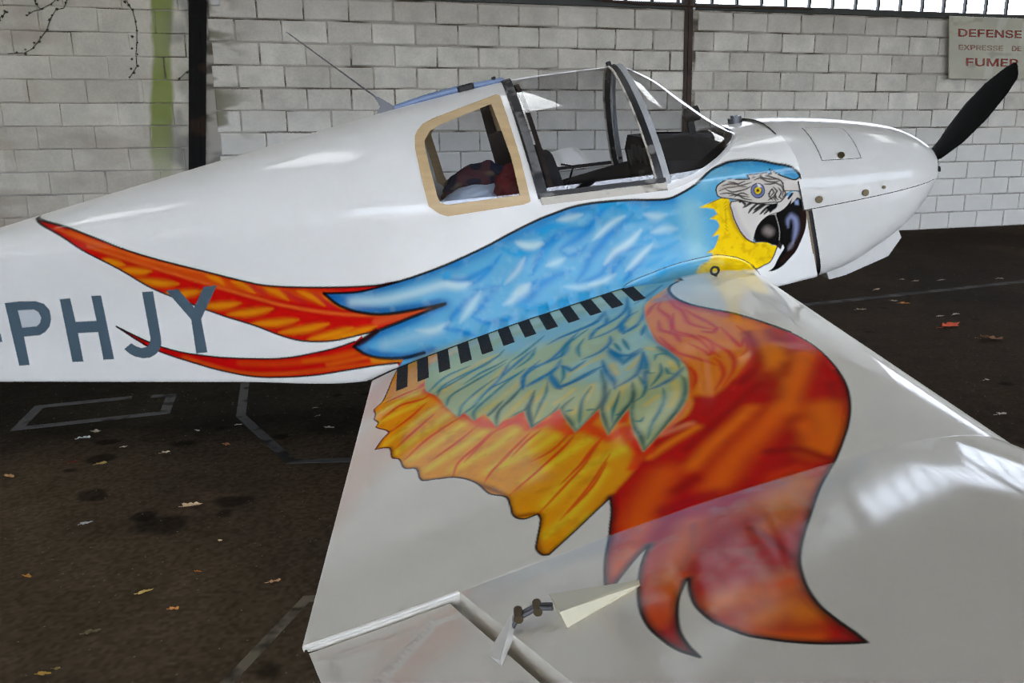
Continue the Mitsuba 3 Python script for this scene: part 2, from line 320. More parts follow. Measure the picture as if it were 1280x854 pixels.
def lay(holder, tag, m, w, h, gap, s_from, s_to, z_from, z_to, s0, zoff, variants=6, lean=0.0, jit=0.012):
    shapes = [mikit.ply(make_block(w-gap, h-gap, 0.10, 40+i), m, smooth=False) for i in range(variants)]
    halves = {}
    stuff = []; r0 = int(math.floor((z_from-zoff)/h+0.5)); r1 = int(math.floor((z_to-zoff)/h+1e-6)); r = np.random.default_rng(5)
    for row in range(r0, r1):
        zc = zoff+(row+0.5)*h
        ph = s0+(0.5*w if row % 2 else 0)+r.normal(0, jit)+lean*(zc-2.3)
        k0 = int(math.floor((s_from-ph)/w))
        for k in range(k0, int((s_to-ph)/w)+2):
            a, b = max(ph+k*w, s_from), min(ph+(k+1)*w, s_to)
            if b-a < 0.07: continue
            sc = 0.5*(a+b)+r.normal(0, 0.002); dz = r.normal(0, 0.002); dn = r.uniform(-0.003, 0.004)
            pos = WO+WDIR*sc+np.array([0, 0, zc+dz])-WN*dn
            full = (b-a) > w-0.01
            if visible(pos):
                if full: sh = {**shapes[int(r.integers(variants))], 'to_world': T().translate(pos.tolist())}
                else:
                    q = round(b-a, 2); halves.setdefault(q, mikit.ply(make_block(q-gap, h-gap, 0.10, 90), m))
                    sh = {**halves[q], 'to_world': T().translate(pos.tolist())}
                scene[num(holder+'__block')] = sh
            else:
                bm = make_block(b-a-gap, h-gap, 0.10, 40+int(r.integers(variants))); bm.apply_translation(pos); stuff.append(bm)
    key = holder+'__'+tag
    put(key, cat(*stuff), m, kind='stuff', label='rest of the blocks of this wall')
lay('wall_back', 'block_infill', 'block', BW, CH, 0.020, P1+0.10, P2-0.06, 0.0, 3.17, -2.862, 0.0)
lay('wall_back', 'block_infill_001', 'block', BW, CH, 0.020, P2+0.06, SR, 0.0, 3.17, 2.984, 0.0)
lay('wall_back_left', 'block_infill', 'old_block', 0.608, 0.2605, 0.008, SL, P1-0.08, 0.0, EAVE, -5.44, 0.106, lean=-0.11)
# ------------------------------------------------------------------ steel posts, window bands, sign, small fixtures
def ibeam(w, d, h, t=0.012):
    return cat(box(w, t, h, (0, t/2, h/2)), box(w, t, h, (0, d-t/2, h/2)), box(t, d, h, (0, d/2, h/2)), box(w*0.24, t*1.5, h, (w*0.05, -t*0.4, h/2)))
m = ibeam(0.195, 0.12, EAVE); v = m.vertices; m.vertices = v+np.c_[P1-0.02+(v[:, 2]-2.6)*0.10, np.full(len(v), -0.03), np.zeros(len(v))]
put('trim_1', wall_tf(m), 'steel_dark', kind='structure', label='thick black steel post between the two kinds of block wall')
m = ibeam(0.125, 0.10, EAVE); v = m.vertices; m.vertices = v+np.c_[P2-0.02-(v[:, 2]-2.6)*0.02, np.full(len(v), -0.02), np.zeros(len(v))]
put('trim_2', wall_tf(m), 'steel_rust', kind='structure', label='thin rusty dark steel post behind the cockpit')
_wn = [0]
def window_band(s0, s1, label, phase, glass='pane_glass'):
    _wn[0] += 1; key = f'window_{_wn[0]}'
    z0, z1 = SILL, EAVE
    fr = cat(box(s1-s0, 0.09, 0.085, ((s0+s1)/2, 0.03, z0-0.0225), 0.006), box(s1-s0, 0.06, 0.06, ((s0+s1)/2, 0.04, z1-0.03)), box(s1-s0, 0.05, 0.05, ((s0+s1)/2, 0.04, (z0+z1)/2)))
    put(key+'__frame', wall_tf(fr), 'frame_paint'); note(key, label=label, kind='structure')
    s = phase+math.ceil((s0-phase)/0.388)*0.388; last = s0; b = box(0.032, 0.045, z1-z0, (0, 0, 0)); bar = mikit.ply(wall_tf_rot(b), 'frame_paint')
    edges = [s0]
    while s < s1: edges.append(s); s += 0.388
    edges.append(s1)
    for k, e in enumerate(edges):
        c = WO+WDIR*e-WN*0.04+np.array([0, 0, (z0+z1)/2])
        scene[num(key+'__mullion')] = {**bar, 'to_world': T().translate(c.tolist())}
        if k+1 < len(edges) and edges[k+1]-e > 0.05:
            g = edges[k+1]-e-0.02
            P = np.array([[[e+0.01, 0.045, z0], [e+0.01, 0.045, z1]], [[e+0.01+g, 0.045, z0], [e+0.01+g, 0.045, z1]]])
            put(num(key+'__pane'), wall_tf(grid(P)), glass)
window_band(P2+0.07, SR-0.1, 'bright steel framed window band along the top of the back wall', 4.104)
window_band(P1+1.95, P2-0.07, 'steel window band above the cockpit between the two posts', 0.1, 'dim_glass')
m = tube([(-0.3, -0.05, 3.33), (0.8, -0.05, 3.27), (1.8, -0.055, 3.215), (P2+0.1, -0.06, 3.205), (4.5, -0.05, 3.23)], 0.014, 6)
put('cable', wall_tf(m), 'steel_rust', label='thin cable sagging across the top of the rusty steel post', cat='cable')
# sign, hung a little proud of the wall
def sign_fn(p, n, uv):
    s, z = wall_s(p), p.z
    c = mix((0.60, 0.575, 0.46), (0.47, 0.45, 0.36), fbm(s*2.2, z*2.2, 4.0))
    c = mix(c, mi.Color3f(0.70, 0.68, 0.60), smoothstep(0.6, 0.8, fbm(s*5, z*1.7, 9.0))*0.5)
    return mix(c, mi.Color3f(0.30, 0.27, 0.19), smoothstep(0.66, 0.82, fbm(s*3, z*6, 14.0))*0.4)
mat('sign_mat', proc(sign_fn), 0.42, spec=0.5)
mat('sign_red', proc(lambda p, n, uv: mix((0.26, 0.045, 0.035), (0.34, 0.12, 0.09), smoothstep(0.3, 0.8, fbm(wall_s(p)*6, p.z*6, 2.0)))), 0.6, spec=0.3)
mat('sign_red_faded', proc(lambda p, n, uv: mix((0.30, 0.13, 0.10), (0.36, 0.27, 0.205), smoothstep(0.3, 0.75, fbm(wall_s(p)*7, p.z*7, 2.0)))), 0.6, spec=0.3)
SX0, SX1, SZ0, SZ1 = 6.84, 8.52, 2.295, 3.19
def tilt(m):
    v = m.vertices.copy(); lean = (v[:, 2]-SZ1)*-0.13
    v[:, 0] += lean*1.0; return tm(v, m.faces)
note('warning_sign', label='weathered cream metal warning sign with red lettering above the propeller', cat='sign')
put('warning_sign__panel', wall_tf(tilt(box(SX1-SX0, 0.02, SZ1-SZ0, ((SX0+SX1)/2-0.04, -0.11, (SZ0+SZ1)/2), 0.005))), 'sign_mat')
put('warning_sign__batten', wall_tf(tilt(box(0.05, 0.1, SZ1-SZ0-0.06, (SX0+0.12, -0.05, (SZ0+SZ1)/2)))), 'steel_dark')
put('warning_sign__batten_001', wall_tf(tilt(box(0.05, 0.1, SZ1-SZ0-0.06, (SX1-0.2, -0.05, (SZ0+SZ1)/2)))), 'steel_dark')
def sign_text(txt, s0, s1, z, h, m):
    t = meshkit.text_mesh(txt, h, 0.003, bold=True); v = t.vertices; x0, x1 = v[:, 0].min(), v[:, 0].max()
    P = np.c_[s0+(v[:, 0]-x0)*(s1-s0)/(x1-x0), -0.1205-v[:, 2], z+v[:, 1]]
    put(num('warning_sign__lettering'), wall_tf(tilt(tm(P, t.faces))), m)
def spaced(t): return '\u200a'.join(t)
sign_text('DEFENSE', 6.96, 8.15, 2.905, 0.105, 'sign_red')
sign_text('EXPRESSE', 6.97, 7.80, 2.715, 0.070, 'sign_red_faded')
sign_text('DE', 7.97, 8.15, 2.715, 0.070, 'sign_red_faded')
sign_text('FUMER', 7.11, 8.10, 2.485, 0.110, 'sign_red')
mat('box_white', (205, 205, 200), 0.5)
m = box(0.11, 0.05, 0.14, (-3.585, -0.03, 3.10), 0.012)
put('junction_box', wall_tf(m), 'box_white', label='small white junction box high on the wall right of the thick black post', cat='junction box')

# ------------------------------------------------------------------ ivy on the old wall
mat('ivy_leaf', (40, 46, 26), 0.6); mat('ivy_stem', (52, 46, 36), 0.8)
def wall_pt(px, py):
    d = _rt*math.cos(ROLL)-_dn*math.sin(ROLL); d = d*((px-640)/FOCAL)+_D*((py-427)/FOCAL)+_fwd
    t = ((WO-CAM)@WN)/(d@WN); P = CAM+d*t; return (P-WO)@WDIR, P[2]
def leaf_mesh(size, seed):
    r = np.random.default_rng(seed)
    a = np.radians([0, 35, 60, 100, 135, 180, 225, 260, 300, 325]); R = np.array([1.0, .55, .8, .5, .7, .35, .7, .5, .8, .55])*size*r.uniform(0.85, 1.15, 10)
    a0 = r.uniform(0, 6.28); P = np.c_[R*np.cos(a+a0), r.normal(0, size*0.15, 10), R*np.sin(a+a0)]
    return tm(np.vstack([P, [0, -size*0.2, 0]]), [[i, (i+1) % 10, 10] for i in range(10)])
IVY = [('a', 'ivy tendril curving from the top edge, longest on the far left of the old wall', [(-5.149, 3.08), (-5.206, 2.96), (-5.29, 2.941), (-5.35, 2.855), (-5.417, 2.717), (-5.515, 2.596), (-5.59, 2.517), (-5.669, 2.473), (-5.84, 2.462)], [(-5.178, 3.017, 0.021), (-5.277, 2.947, 0.026), (-5.334, 2.878, 0.017), (-5.366, 2.826, 0.025), (-5.404, 2.724, 0.019), (-5.479, 2.645, 0.02), (-5.502, 2.594, 0.024), (-5.553, 2.576, 0.02), (-5.568, 2.524, 0.021), (-5.652, 2.506, 0.016), (-5.658, 2.463, 0.024), (-5.745, 2.47, 0.021)]), ('b', 'ivy tendril running level along the joint at the top left', [(-5.474, 3.078), (-5.492, 3.002), (-5.451, 2.945), (-5.411, 2.946), (-5.52, 2.917), (-5.599, 2.865)], [(-5.484, 3.025, 0.019), (-5.473, 2.992, 0.024), (-5.423, 2.943, 0.019), (-5.558, 2.897, 0.021), (-5.593, 2.871, 0.017)]), ('c', 'short ivy tendril at the top left running up to the edge', [(-5.435, 2.945), (-5.331, 2.999), (-5.239, 3.077)], [(-5.327, 2.996, 0.02), (-5.256, 3.04, 0.018)]), ('d', 'ivy sprig at the left edge of the old wall', [(-5.92, 2.789), (-5.839, 2.858), (-5.792, 2.91)], [(-5.864, 2.813, 0.019), (-5.834, 2.856, 0.024), (-5.78, 2.899, 0.019), (-5.803, 2.907, 0.021)]), ('e', 'hanging ivy tendril just left of the green algae run', [(-4.564, 3.116), (-4.531, 3.032), (-4.49, 2.947), (-4.475, 2.852), (-4.471, 2.739), (-4.485, 2.607), (-4.509, 2.475), (-4.515, 2.341), (-4.598, 2.225)], [(-4.56, 3.045, 0.026), (-4.522, 3.012, 0.026), (-4.485, 2.962, 0.023), (-4.466, 2.832, 0.021), (-4.468, 2.737, 0.019), (-4.474, 2.605, 0.018), (-4.527, 2.666, 0.026), (-4.542, 2.534, 0.021), (-4.489, 2.473, 0.017), (-4.555, 2.419, 0.022), (-4.503, 2.349, 0.024), (-4.576, 2.312, 0.022), (-4.555, 2.268, 0.025), (-4.605, 2.214, 0.016)]), ('f', 'ivy sprig beside the thick black post', [(-4.085, 2.184), (-3.977, 2.285), (-3.884, 2.322)], [(-4.063, 2.21, 0.021), (-3.966, 2.283, 0.021), (-3.892, 2.311, 0.017)])]
for nm, lab, pts, leaves in IVY:
    key = num('ivy_tendril'); note(key, label=lab, cat='ivy', group='ivy tendrils on the old block wall')
    put(key+'__stem', wall_tf(tube([(s, -0.012, z) for s, z in pts], 0.004, 5)), 'ivy_stem')
    for i, (s, z, k) in enumerate(leaves):
        l = leaf_mesh(k, i); l.apply_translation((s, -0.03, z)); put(num(key+'__leaf'), wall_tf(l), 'ivy_leaf')

# ------------------------------------------------------------------ floor markings and litter
mat('marking_grey', proc(lambda p, n, uv: mix((0.062, 0.061, 0.059), (0.02, 0.0185, 0.017), smoothstep(0.40, 0.72, fbm(p.x*14, p.y*14, 3.0)))), 0.8, spec=0.15)
mat('marking_tan', proc(lambda p, n, uv: mix((0.125, 0.105, 0.072), (0.035, 0.028, 0.020), smoothstep(0.42, 0.75, fbm(p.x*16, p.y*16, 5.0)))), 0.8, spec=0.15)
mat('marking_faint', proc(lambda p, n, uv: mix((0.045, 0.041, 0.036), (0.020, 0.0175, 0.014), smoothstep(0.35, 0.65, fbm(p.x*9, p.y*9, 7.0)))), 0.8, spec=0.15)
def marking(pts, w, m, label, closed=False, group=None):
    g = (sg.LinearRing(pts) if closed else sg.LineString(pts)).buffer(w/2, cap_style=2, join_style=2)
    e = trimesh.creation.extrude_polygon(g, 0.002); e.apply_translation((0, 0, 0.0)); put(num('floor_marking'), e, m, label=label, cat='floor marking', group=group)
marking([(-2.21, 4.485), (-2.66, 4.33), (-2.565, 3.965), (-1.90, 4.20), (-1.99, 4.51), (-2.10, 4.50)], 0.055, 'marking_grey', 'faded grey painted rectangle on the floor below the registration letters')
marking([(-1.80, 5.4), (-1.633, 4.735), (-1.462, 4.13), (-1.02, 3.47), (-0.55, 3.49)], 0.05, 'marking_grey', 'grey bent line painted on the floor just left of the wing trailing edge')
marking([(-1.0, 1.3), (-0.775, 1.912), (-0.665, 2.31), (-0.45, 2.33)], 0.034, 'marking_tan', 'tan painted line on the floor near the lower left corner of the wing')
marking([(1.2, 6.36), (2.527, 6.944), (5.158, 8.026), (9.0, 9.6)], 0.10, 'marking_faint', 'faint straight line across the floor beyond the nose')
LITTER = [(-1.294, 3.0, 0.034, 0.17, (190, 165, 130), 'pale tan crumpled leaf, alone left of the wing trailing edge', 'leaf'), (-1.198, 2.355, 0.022, 0.42, (190, 160, 95), 'yellowish leaf with a long stalk, lower left floor', 'leaf'), (-1.064, 2.255, 0.016, 0.11, (185, 125, 70), 'small orange leaf beside the yellowish leaf with a long stalk', 'leaf'), (-1.643, 2.465, 0.018, -0.29, (165, 115, 60), 'narrow orange leaf near the left edge of the floor', 'leaf'), (-1.261, 2.136, 0.022, 0.41, (95, 85, 60), 'dull olive leaf with a stalk, lower left floor', 'leaf'), (-1.294, 1.939, 0.018, 0.01, (160, 125, 60), 'yellow leaf at the bottom edge of the picture', 'leaf'), (-1.27, 1.963, 0.013, 0.01, (110, 95, 60), 'olive scrap beside the yellow leaf at the bottom edge', 'leaf'), (-0.796, 2.41, 0.02, 0.3, (170, 130, 95), 'pinkish tan leaf just left of the lower wing corner', 'leaf'), (-0.938, 3.909, 0.026, -0.42, (165, 155, 140), 'flat pale scrap in the shade left of the wing root', 'leaf'), (-1.039, 4.101, 0.014, 0.38, (120, 115, 105), 'small grey scrap above the flat pale scrap', 'leaf'), (-1.083, 4.237, 0.014, 0.22, (115, 110, 100), 'topmost grey scrap of three left of the wing root', 'leaf'), (-2.133, 3.801, 0.03, 0.34, (190, 190, 185), 'white paper-like scrap below the painted rectangle', 'leaf'), (-2.123, 3.892, 0.03, -0.37, (165, 150, 130), 'tan leaf just below the painted rectangle', 'leaf'), (-1.641, 3.591, 0.022, 0.36, (190, 170, 145), 'whitish leaf lying on a dark oil spot', 'leaf'), (-2.222, 3.326, 0.026, -0.37, (165, 125, 85), 'tan leaf on a dark spot at the left edge', 'leaf'), (-1.39, 3.687, 0.022, -0.5, (160, 105, 75), 'reddish brown leaf left of the bent painted line', 'leaf'), (-1.883, 3.461, 0.024, 0.43, (150, 125, 80), 'narrow yellowish leaf below the painted rectangle', 'leaf'), (-2.024, 3.485, 0.02, 0.43, (90, 35, 25), 'dark red leaf left of the narrow yellowish leaf', 'leaf'), (-1.644, 2.855, 0.02, 0.45, (150, 150, 145), 'whitish scrap on the left floor', 'leaf'), (-1.081, 2.711, 0.009, -0.03, (190, 165, 130), 'small pale pebble left of the wing trailing edge', 'pebble'), (-1.075, 2.483, 0.012, -0.27, (170, 95, 35), 'small rusty orange leaf above the long-stalked yellowish leaf', 'leaf'), (-1.603, 3.886, 0.018, -0.59, (185, 180, 170), 'small white scrap in the shade under the fuselage', 'leaf'), (-1.417, 3.975, 0.018, 0.17, (170, 160, 145), 'pale scrap beside the bend of the painted line', 'leaf'), (-1.875, 3.672, 0.016, 0.26, (160, 150, 130), 'small pale scrap right of the painted rectangle corner', 'leaf'), (3.357, 6.036, 0.085, 0.4, (190, 85, 60), 'large red brown leaf on the floor right of the nose', 'leaf'), (3.452, 6.959, 0.04, -0.26, (190, 120, 70), 'orange leaf nearer the nose than the large red brown one', 'leaf'), (3.437, 5.614, 0.075, -0.34, (130, 95, 70), 'dull brown leaf in front of the large red brown one', 'leaf'), (4.109, 8.104, 0.03, 0.17, (180, 160, 145), 'pale scrap right of two by the nose', 'leaf'), (4.022, 8.21, 0.028, 0.37, (180, 160, 145), 'pale scrap left of two by the nose', 'leaf'), (3.505, 7.636, 0.036, 0.56, (170, 145, 120), 'tan scrap below the cowling', 'leaf'), (3.406, 7.073, 0.028, -0.42, (170, 150, 130), 'pale scrap left of the orange leaf', 'leaf'), (4.385, 8.133, 0.03, -0.02, (165, 150, 140), 'pale scrap farthest of those beyond the nose', 'leaf'), (3.638, 6.468, 0.036, 0.47, (165, 155, 145), 'pale scrap just above the large red brown leaf', 'leaf'), (2.959, 6.707, 0.036, -0.09, (150, 130, 110), 'tan scrap beside the wing leading edge', 'leaf'), (3.485, 6.414, 0.026, 0.11, (190, 180, 165), 'small white scrap left of the large red brown leaf', 'leaf'), (5.011, 8.186, 0.03, -0.57, (165, 150, 135), 'pale scrap at the far end of the faint line', 'leaf'), (2.546, 3.992, 0.03, 0.21, (170, 160, 150), 'pale scrap close to the wing leading edge at the right', 'leaf'), (2.822, 4.612, 0.02, 0.5, (160, 150, 135), 'tiny pale scrap on the dark floor right of the wing', 'leaf')]
for i, (x, y, size, ang, col, lab, kind) in enumerate(LITTER):
    mk = 'litter_%d_%d_%d' % col
    if mk not in scene: mat(mk, col, 0.8, spec=0.15)
    r = np.random.default_rng(100+i)
    if kind == 'leaf':
        a = np.linspace(0, 2*np.pi, 15)[:-1]; R = size*(0.62+0.38*np.abs(np.cos(a)))*r.uniform(0.72, 1.12, 14); R[0] *= 1.2
        P = np.c_[R*np.cos(a), 0.62*R*np.sin(a), 0.004+size*0.42*r.uniform(0, 1, 14)]
        P = np.vstack([P, [0, 0, 0.006]]); f = [[k, (k+1) % 14, 14] for k in range(14)]
        st = tube([(-size*0.9, 0, 0.006), (-size*1.5, size*0.15, 0.004)], 0.0012, 4)
        me = cat(tm(P, f), st)
    else:
        me = trimesh.creation.icosphere(1, size); me.vertices = me.vertices*r.uniform(0.6, 1.1, me.vertices.shape)*[1, 0.7, 0.35]; me.apply_translation((0, 0, size*0.25))
    me.apply_transform(trimesh.transformations.rotation_matrix(ang, (0, 0, 1))); me.apply_translation((x, y, 0.0))
    nm = 'pebble' if kind != 'leaf' else 'litter_scrap' if 'scrap' in lab else 'fallen_leaf'
    put(num(nm), me, mk, label=lab, cat={'pebble': 'pebble', 'litter_scrap': 'litter', 'fallen_leaf': 'leaf'}[nm], group='litter on the hangar floor')
# ------------------------------------------------------------------ paint
WHITE = np.array([0.78, 0.765, 0.73]); CREAM = np.array([0.735, 0.705, 0.635])
import shapely
# the painting, in the aeroplane's own millimetres: (x, z) on the fuselage side, (x, y) on the wing
# ('F' fill | 'S' stroke, colour, points, width, softness, strength, smooth/taper), ('C' clip region ...), ('U' end of clip), ('N' mottling)
FUS_ART = [
('F',(0.55,0.006,0.004),[-1289,1088,-1105,1016,-968,936,-847,851,-726,777,-572,692,-359,576,-275,543,-152,507,15,465,143,440,237,433,418,300,386,289,268,273,174,261,83,250,-12,250,-104,252,-192,267,-275,297,-351,344,-428,401,-547,476,-665,561,-811,672,-917,784,-1025,886,-1130,990],np.float64(0.0),np.float64(2.1),1,1),
('C',None,[-1289,1088,-1105,1016,-968,936,-847,851,-726,777,-572,692,-359,576,-275,543,-152,507,15,465,143,440,237,433,418,300,386,289,268,273,174,261,83,250,-12,250,-104,252,-192,267,-275,297,-351,344,-428,401,-547,476,-665,561,-811,672,-917,784,-1025,886,-1130,990],np.float64(0.0),np.float64(2.1),1,1),
('S',(0.637,0.078,0.004),[-1074,989,-887,849,-705,737,-491,613,-268,513,-40,432],np.float64(31.7),np.float64(31.7),0.75,0),
('S',(0.717,0.162,0.02),[-1152,1023,-912,877,-731,765,-544,667],np.float64(8.8),np.float64(10.6),0.5,0),
('S',(0.498,0.004,0.004),[-1150,1007,-926,848,-748,726,-568,611,-382,508,-190,423,6,355],np.float64(14.2),np.float64(17.7),0.7,0),
('S',(0.663,0.109,0.015),[-1013,914,-803,777,-591,646,-409,534,-256,447,-64,365,135,307,309,291],np.float64(10.6),np.float64(10.6),0.85,0),
('S',(0.689,0.227,0.004),[-967,844,-931,817,-890,799],np.float64(17.8),np.float64(24.9),1,1),
('S',(0.689,0.227,0.004),[-910,782,-851,758,-787,743],np.float64(17.8),np.float64(25.0),1,1),
('S',(0.689,0.227,0.004),[-866,723,-781,687,-692,661],np.float64(17.9),np.float64(25.1),1,1),
('S',(0.689,0.227,0.004),[-770,632,-688,613,-601,604],np.float64(17.9),np.float64(25.1),1,1),
('S',(0.689,0.227,0.004),[-635,542,-547,522,-456,512],np.float64(18.0),np.float64(25.1),1,1),
('S',(0.689,0.227,0.004),[-527,478,-429,461,-328,454],np.float64(17.9),np.float64(25.1),1,1),
('S',(0.689,0.227,0.004),[-439,411,-339,390,-236,379],np.float64(17.9),np.float64(25.1),1,1),
('S',(0.689,0.227,0.004),[-333,343,-224,331,-113,329],np.float64(17.9),np.float64(25.1),1,1),
('S',(0.689,0.227,0.004),[-224,282,-122,279,-18,287],np.float64(17.9),np.float64(25.0),1,1),
('S',(0.689,0.227,0.004),[-137,264,-27,261,85,268],np.float64(17.8),np.float64(24.9),1,1),
('S',(0.703,0.227,0.004),[-454,611,-404,576,-377,540],np.float64(14.1),np.float64(21.2),0.9,1),
('S',(0.703,0.227,0.004),[-328,550,-276,513,-246,474],np.float64(14.1),np.float64(21.1),0.9,1),
('S',(0.703,0.227,0.004),[-191,500,-136,457,-102,412],np.float64(14.0),np.float64(21.0),0.9,1),
('S',(0.703,0.227,0.004),[-554,662,-512,635,-494,606],np.float64(14.1),np.float64(21.2),0.9,1),
('S',(0.703,0.227,0.004),[-90,445,-46,412,-23,377],np.float64(14.0),np.float64(21.0),0.9,1),
('S',(0.503,0.013,0.02),[-403,598,-324,512],np.float64(14.1),np.float64(17.6),0.7,1),
('S',(0.503,0.013,0.02),[-263,526,-177,438],np.float64(14.1),np.float64(17.6),0.7,1),
('S',(0.503,0.013,0.02),[-133,478,-57,385],np.float64(14.0),np.float64(17.5),0.7,1),
('S',(0.624,0.086,0.02),[91,285,199,284,308,288,379,289],np.float64(31.3),np.float64(20.8),0.8,0),
('U',),
('F',(0.515,0.004,0.004),[-1042,548,-997,506,-945,460,-886,414,-807,368,-723,332,-638,300,-485,256,-393,234,-303,222,-210,218,-116,217,-28,225,11,242,26,178,67,126,157,96,283,94,127,62,117,87,28,97,-110,108,-246,119,-382,142,-516,176,-662,243,-782,315,-899,393,-956,436,-967,456],np.float64(0.0),np.float64(2.2),1,1),
('C',None,[-1042,548,-997,506,-945,460,-886,414,-807,368,-723,332,-638,300,-485,256,-393,234,-303,222,-210,218,-116,217,-28,225,11,242,26,178,67,126,157,96,283,94,127,62,117,87,28,97,-110,108,-246,119,-382,142,-516,176,-662,243,-782,315,-899,393,-956,436,-967,456],np.float64(0.0),np.float64(2.2),1,1),
('S',(0.241,0.004,0.004),[-1031,535,-948,453],np.float64(18.6),np.float64(14.9),0.8,0),
('S',(0.624,0.067,0.004),[-560,253,-384,207,-204,182,-54,183],np.float64(18.3),np.float64(18.3),0.5,0),
('S',(0.65,0.109,0.006),[-799,339,-577,211,-366,156,-112,124,67,103],np.float64(11.1),np.float64(14.7),0.55,0),
('S',(0.637,0.109,0.004),[-276,192,-131,175,-20,174],np.float64(14.5),np.float64(14.5),0.6,0),
('S',(0.663,0.134,0.006),[-177,152,-29,146,25,144],np.float64(14.5),np.float64(14.5),0.6,0),
('S',(0.65,0.227,0.01),[30,124,106,109,211,94,301,93],np.float64(32.3),np.float64(21.5),0.9,0),
('U',),
('F',(0.087,0.337,0.531),[-84,462,-34,449,51,434,139,428,211,429,300,432,362,438,451,444,542,459,633,473,751,498,808,507,870,521,941,529,1021,532,1105,525,1187,511,1268,492,1348,470,1421,456,1484,465,1539,483,1580,506,1611,517,1654,524,1699,528,1742,522,1790,511,1838,492,1873,475,1927,450,1948,432,1965,405,1973,374,1975,344,1971,301,1911,269,1789,171,1670,98,1575,61,1416,63,1208,80,626,36,104,-10,81,34,157,96,56,127,-5,163,-38,203,-4,219,81,245,173,259,267,272,386,288,275,297,205,302,136,311,70,331,8,361,-49,407],np.float64(0.0),np.float64(2.0),1,1),
('C',None,[-84,462,-34,449,51,434,139,428,211,429,300,432,362,438,451,444,542,459,633,473,751,498,808,507,870,521,941,529,1021,532,1105,525,1187,511,1268,492,1348,470,1421,456,1484,465,1539,483,1580,506,1611,517,1654,524,1699,528,1742,522,1790,511,1838,492,1873,475,1927,450,1948,432,1965,405,1973,374,1975,344,1971,301,1911,269,1789,171,1670,98,1575,61,1416,63,1208,80,626,36,104,-10,81,34,157,96,56,127,-5,163,-38,203,-4,219,81,245,173,259,267,272,386,288,275,297,205,302,136,311,70,331,8,361,-49,407],np.float64(0.0),np.float64(2.0),1,1),
('S',(0.004,0.095,0.304),[-84,462,-28,415,45,363,157,320,277,304,374,295],np.float64(41.8),np.float64(34.8),0.85,0),
('S',(0.004,0.109,0.32),[-62,452,67,427,210,426,353,433,496,445],np.float64(30.8),np.float64(30.8),0.8,0),
('S',(0.449,0.587,0.623),[20,395,156,371,297,367,403,369,505,358],np.float64(27.4),np.float64(30.8),0.75,0),
('S',(0.004,0.104,0.337),[-36,201,46,150,160,107,287,105],np.float64(32.3),np.float64(28.7),0.8,0),
('S',(0.004,0.129,0.363),[-26,210,112,239,263,260,400,287],np.float64(31.6),np.float64(31.6),0.85,0),
('S',(0.28,0.468,0.576),[92,177,240,185,347,185],np.float64(31.7),np.float64(31.7),0.7,0),
('S',(0.004,0.148,0.39),[494,439,677,470,823,498,966,519,1135,508,1298,472,1429,448],np.float64(29.9),np.float64(33.3),0.7,0),
('S',(0.004,0.193,0.478),[430,394,460,377,508,363,572,371,630,390],np.float64(19.3),np.float64(21.3),0.9375,1),
('S',(0.01,0.263,0.509),[427,413,454,387],np.float64(28.9),np.float64(32.0),0.875,1),
('S',(0.004,0.193,0.478),[517,333,565,346,628,382,688,426],np.float64(16.1),np.float64(17.8),0.875,1),
('S',(0.004,0.193,0.478),[529,312,579,302,647,296],np.float64(16.2),np.float64(17.9),0.75,1),
('S',(0.01,0.263,0.509),[647,296,705,315,770,358],np.float64(19.4),np.float64(21.4),0.875,1),
('S',(0.004,0.193,0.478),[367,185,425,233,479,263,529,285,567,292],np.float64(19.6),np.float64(21.7),0.9375,1),
('S',(0.004,0.193,0.478),[367,185,413,162,488,112],np.float64(19.9),np.float64(22.0),0.9375,1),
('S',(0.004,0.193,0.478),[497,203,539,227,584,260,637,290],np.float64(22.9),np.float64(25.3),0.9375,1),
('S',(0.004,0.193,0.478),[495,198,538,163,588,148,677,150],np.float64(19.8),np.float64(21.9),0.875,1),
('S',(0.01,0.263,0.509),[691,452,751,417,826,404],np.float64(22.3),np.float64(24.7),0.875,1),
('S',(0.01,0.263,0.509),[773,304,837,348,895,402,946,431],np.float64(19.2),np.float64(21.3),0.875,1),
('S',(0.004,0.193,0.478),[687,216,749,248,801,278],np.float64(19.6),np.float64(21.6),0.875,1),
('S',(0.01,0.263,0.509),[691,201,761,162,837,149],np.float64(23.1),np.float64(25.5),0.875,1),
('S',(0.004,0.193,0.478),[807,462,872,478,934,486],np.float64(19.0),np.float64(21.0),0.75,1),
('S',(0.004,0.193,0.478),[1178,509,1126,479,1078,440,1017,404,951,385,930,376],np.float64(25.4),np.float64(28.1),0.9375,1),
('S',(0.004,0.193,0.478),[930,364,963,343,1009,345,1045,366],np.float64(19.3),np.float64(21.3),0.75,1),
('S',(0.01,0.263,0.509),[1091,489,1140,505,1204,491,1270,453,1355,429],np.float64(25.2),np.float64(27.9),0.875,1),
('S',(0.004,0.193,0.478),[793,307,821,353,864,402,909,428,989,443,1054,432],np.float64(22.4),np.float64(24.7),0.9375,1),
('S',(0.01,0.263,0.509),[798,467,842,462,913,472,989,473],np.float64(22.2),np.float64(24.5),0.875,1),
('S',(0.004,0.193,0.478),[964,226,1012,266,1046,311,1093,344,1147,382,1214,408,1258,434],np.float64(25.7),np.float64(28.4),0.9375,1),
('S',(0.004,0.193,0.478),[969,216,1023,216,1071,226,1111,261,1157,295,1234,296,1264,295],np.float64(19.5),np.float64(21.5),0.8125,1),
('S',(0.004,0.193,0.478),[1102,193,1138,246,1189,270],np.float64(19.5),np.float64(21.6),0.875,1),
('S',(0.004,0.193,0.478),[1158,169,1204,203,1250,236,1270,254],np.float64(19.6),np.float64(21.6),0.875,1),
('S',(0.01,0.263,0.509),[1235,334,1290,341,1363,366],np.float64(19.2),np.float64(21.2),0.875,1),
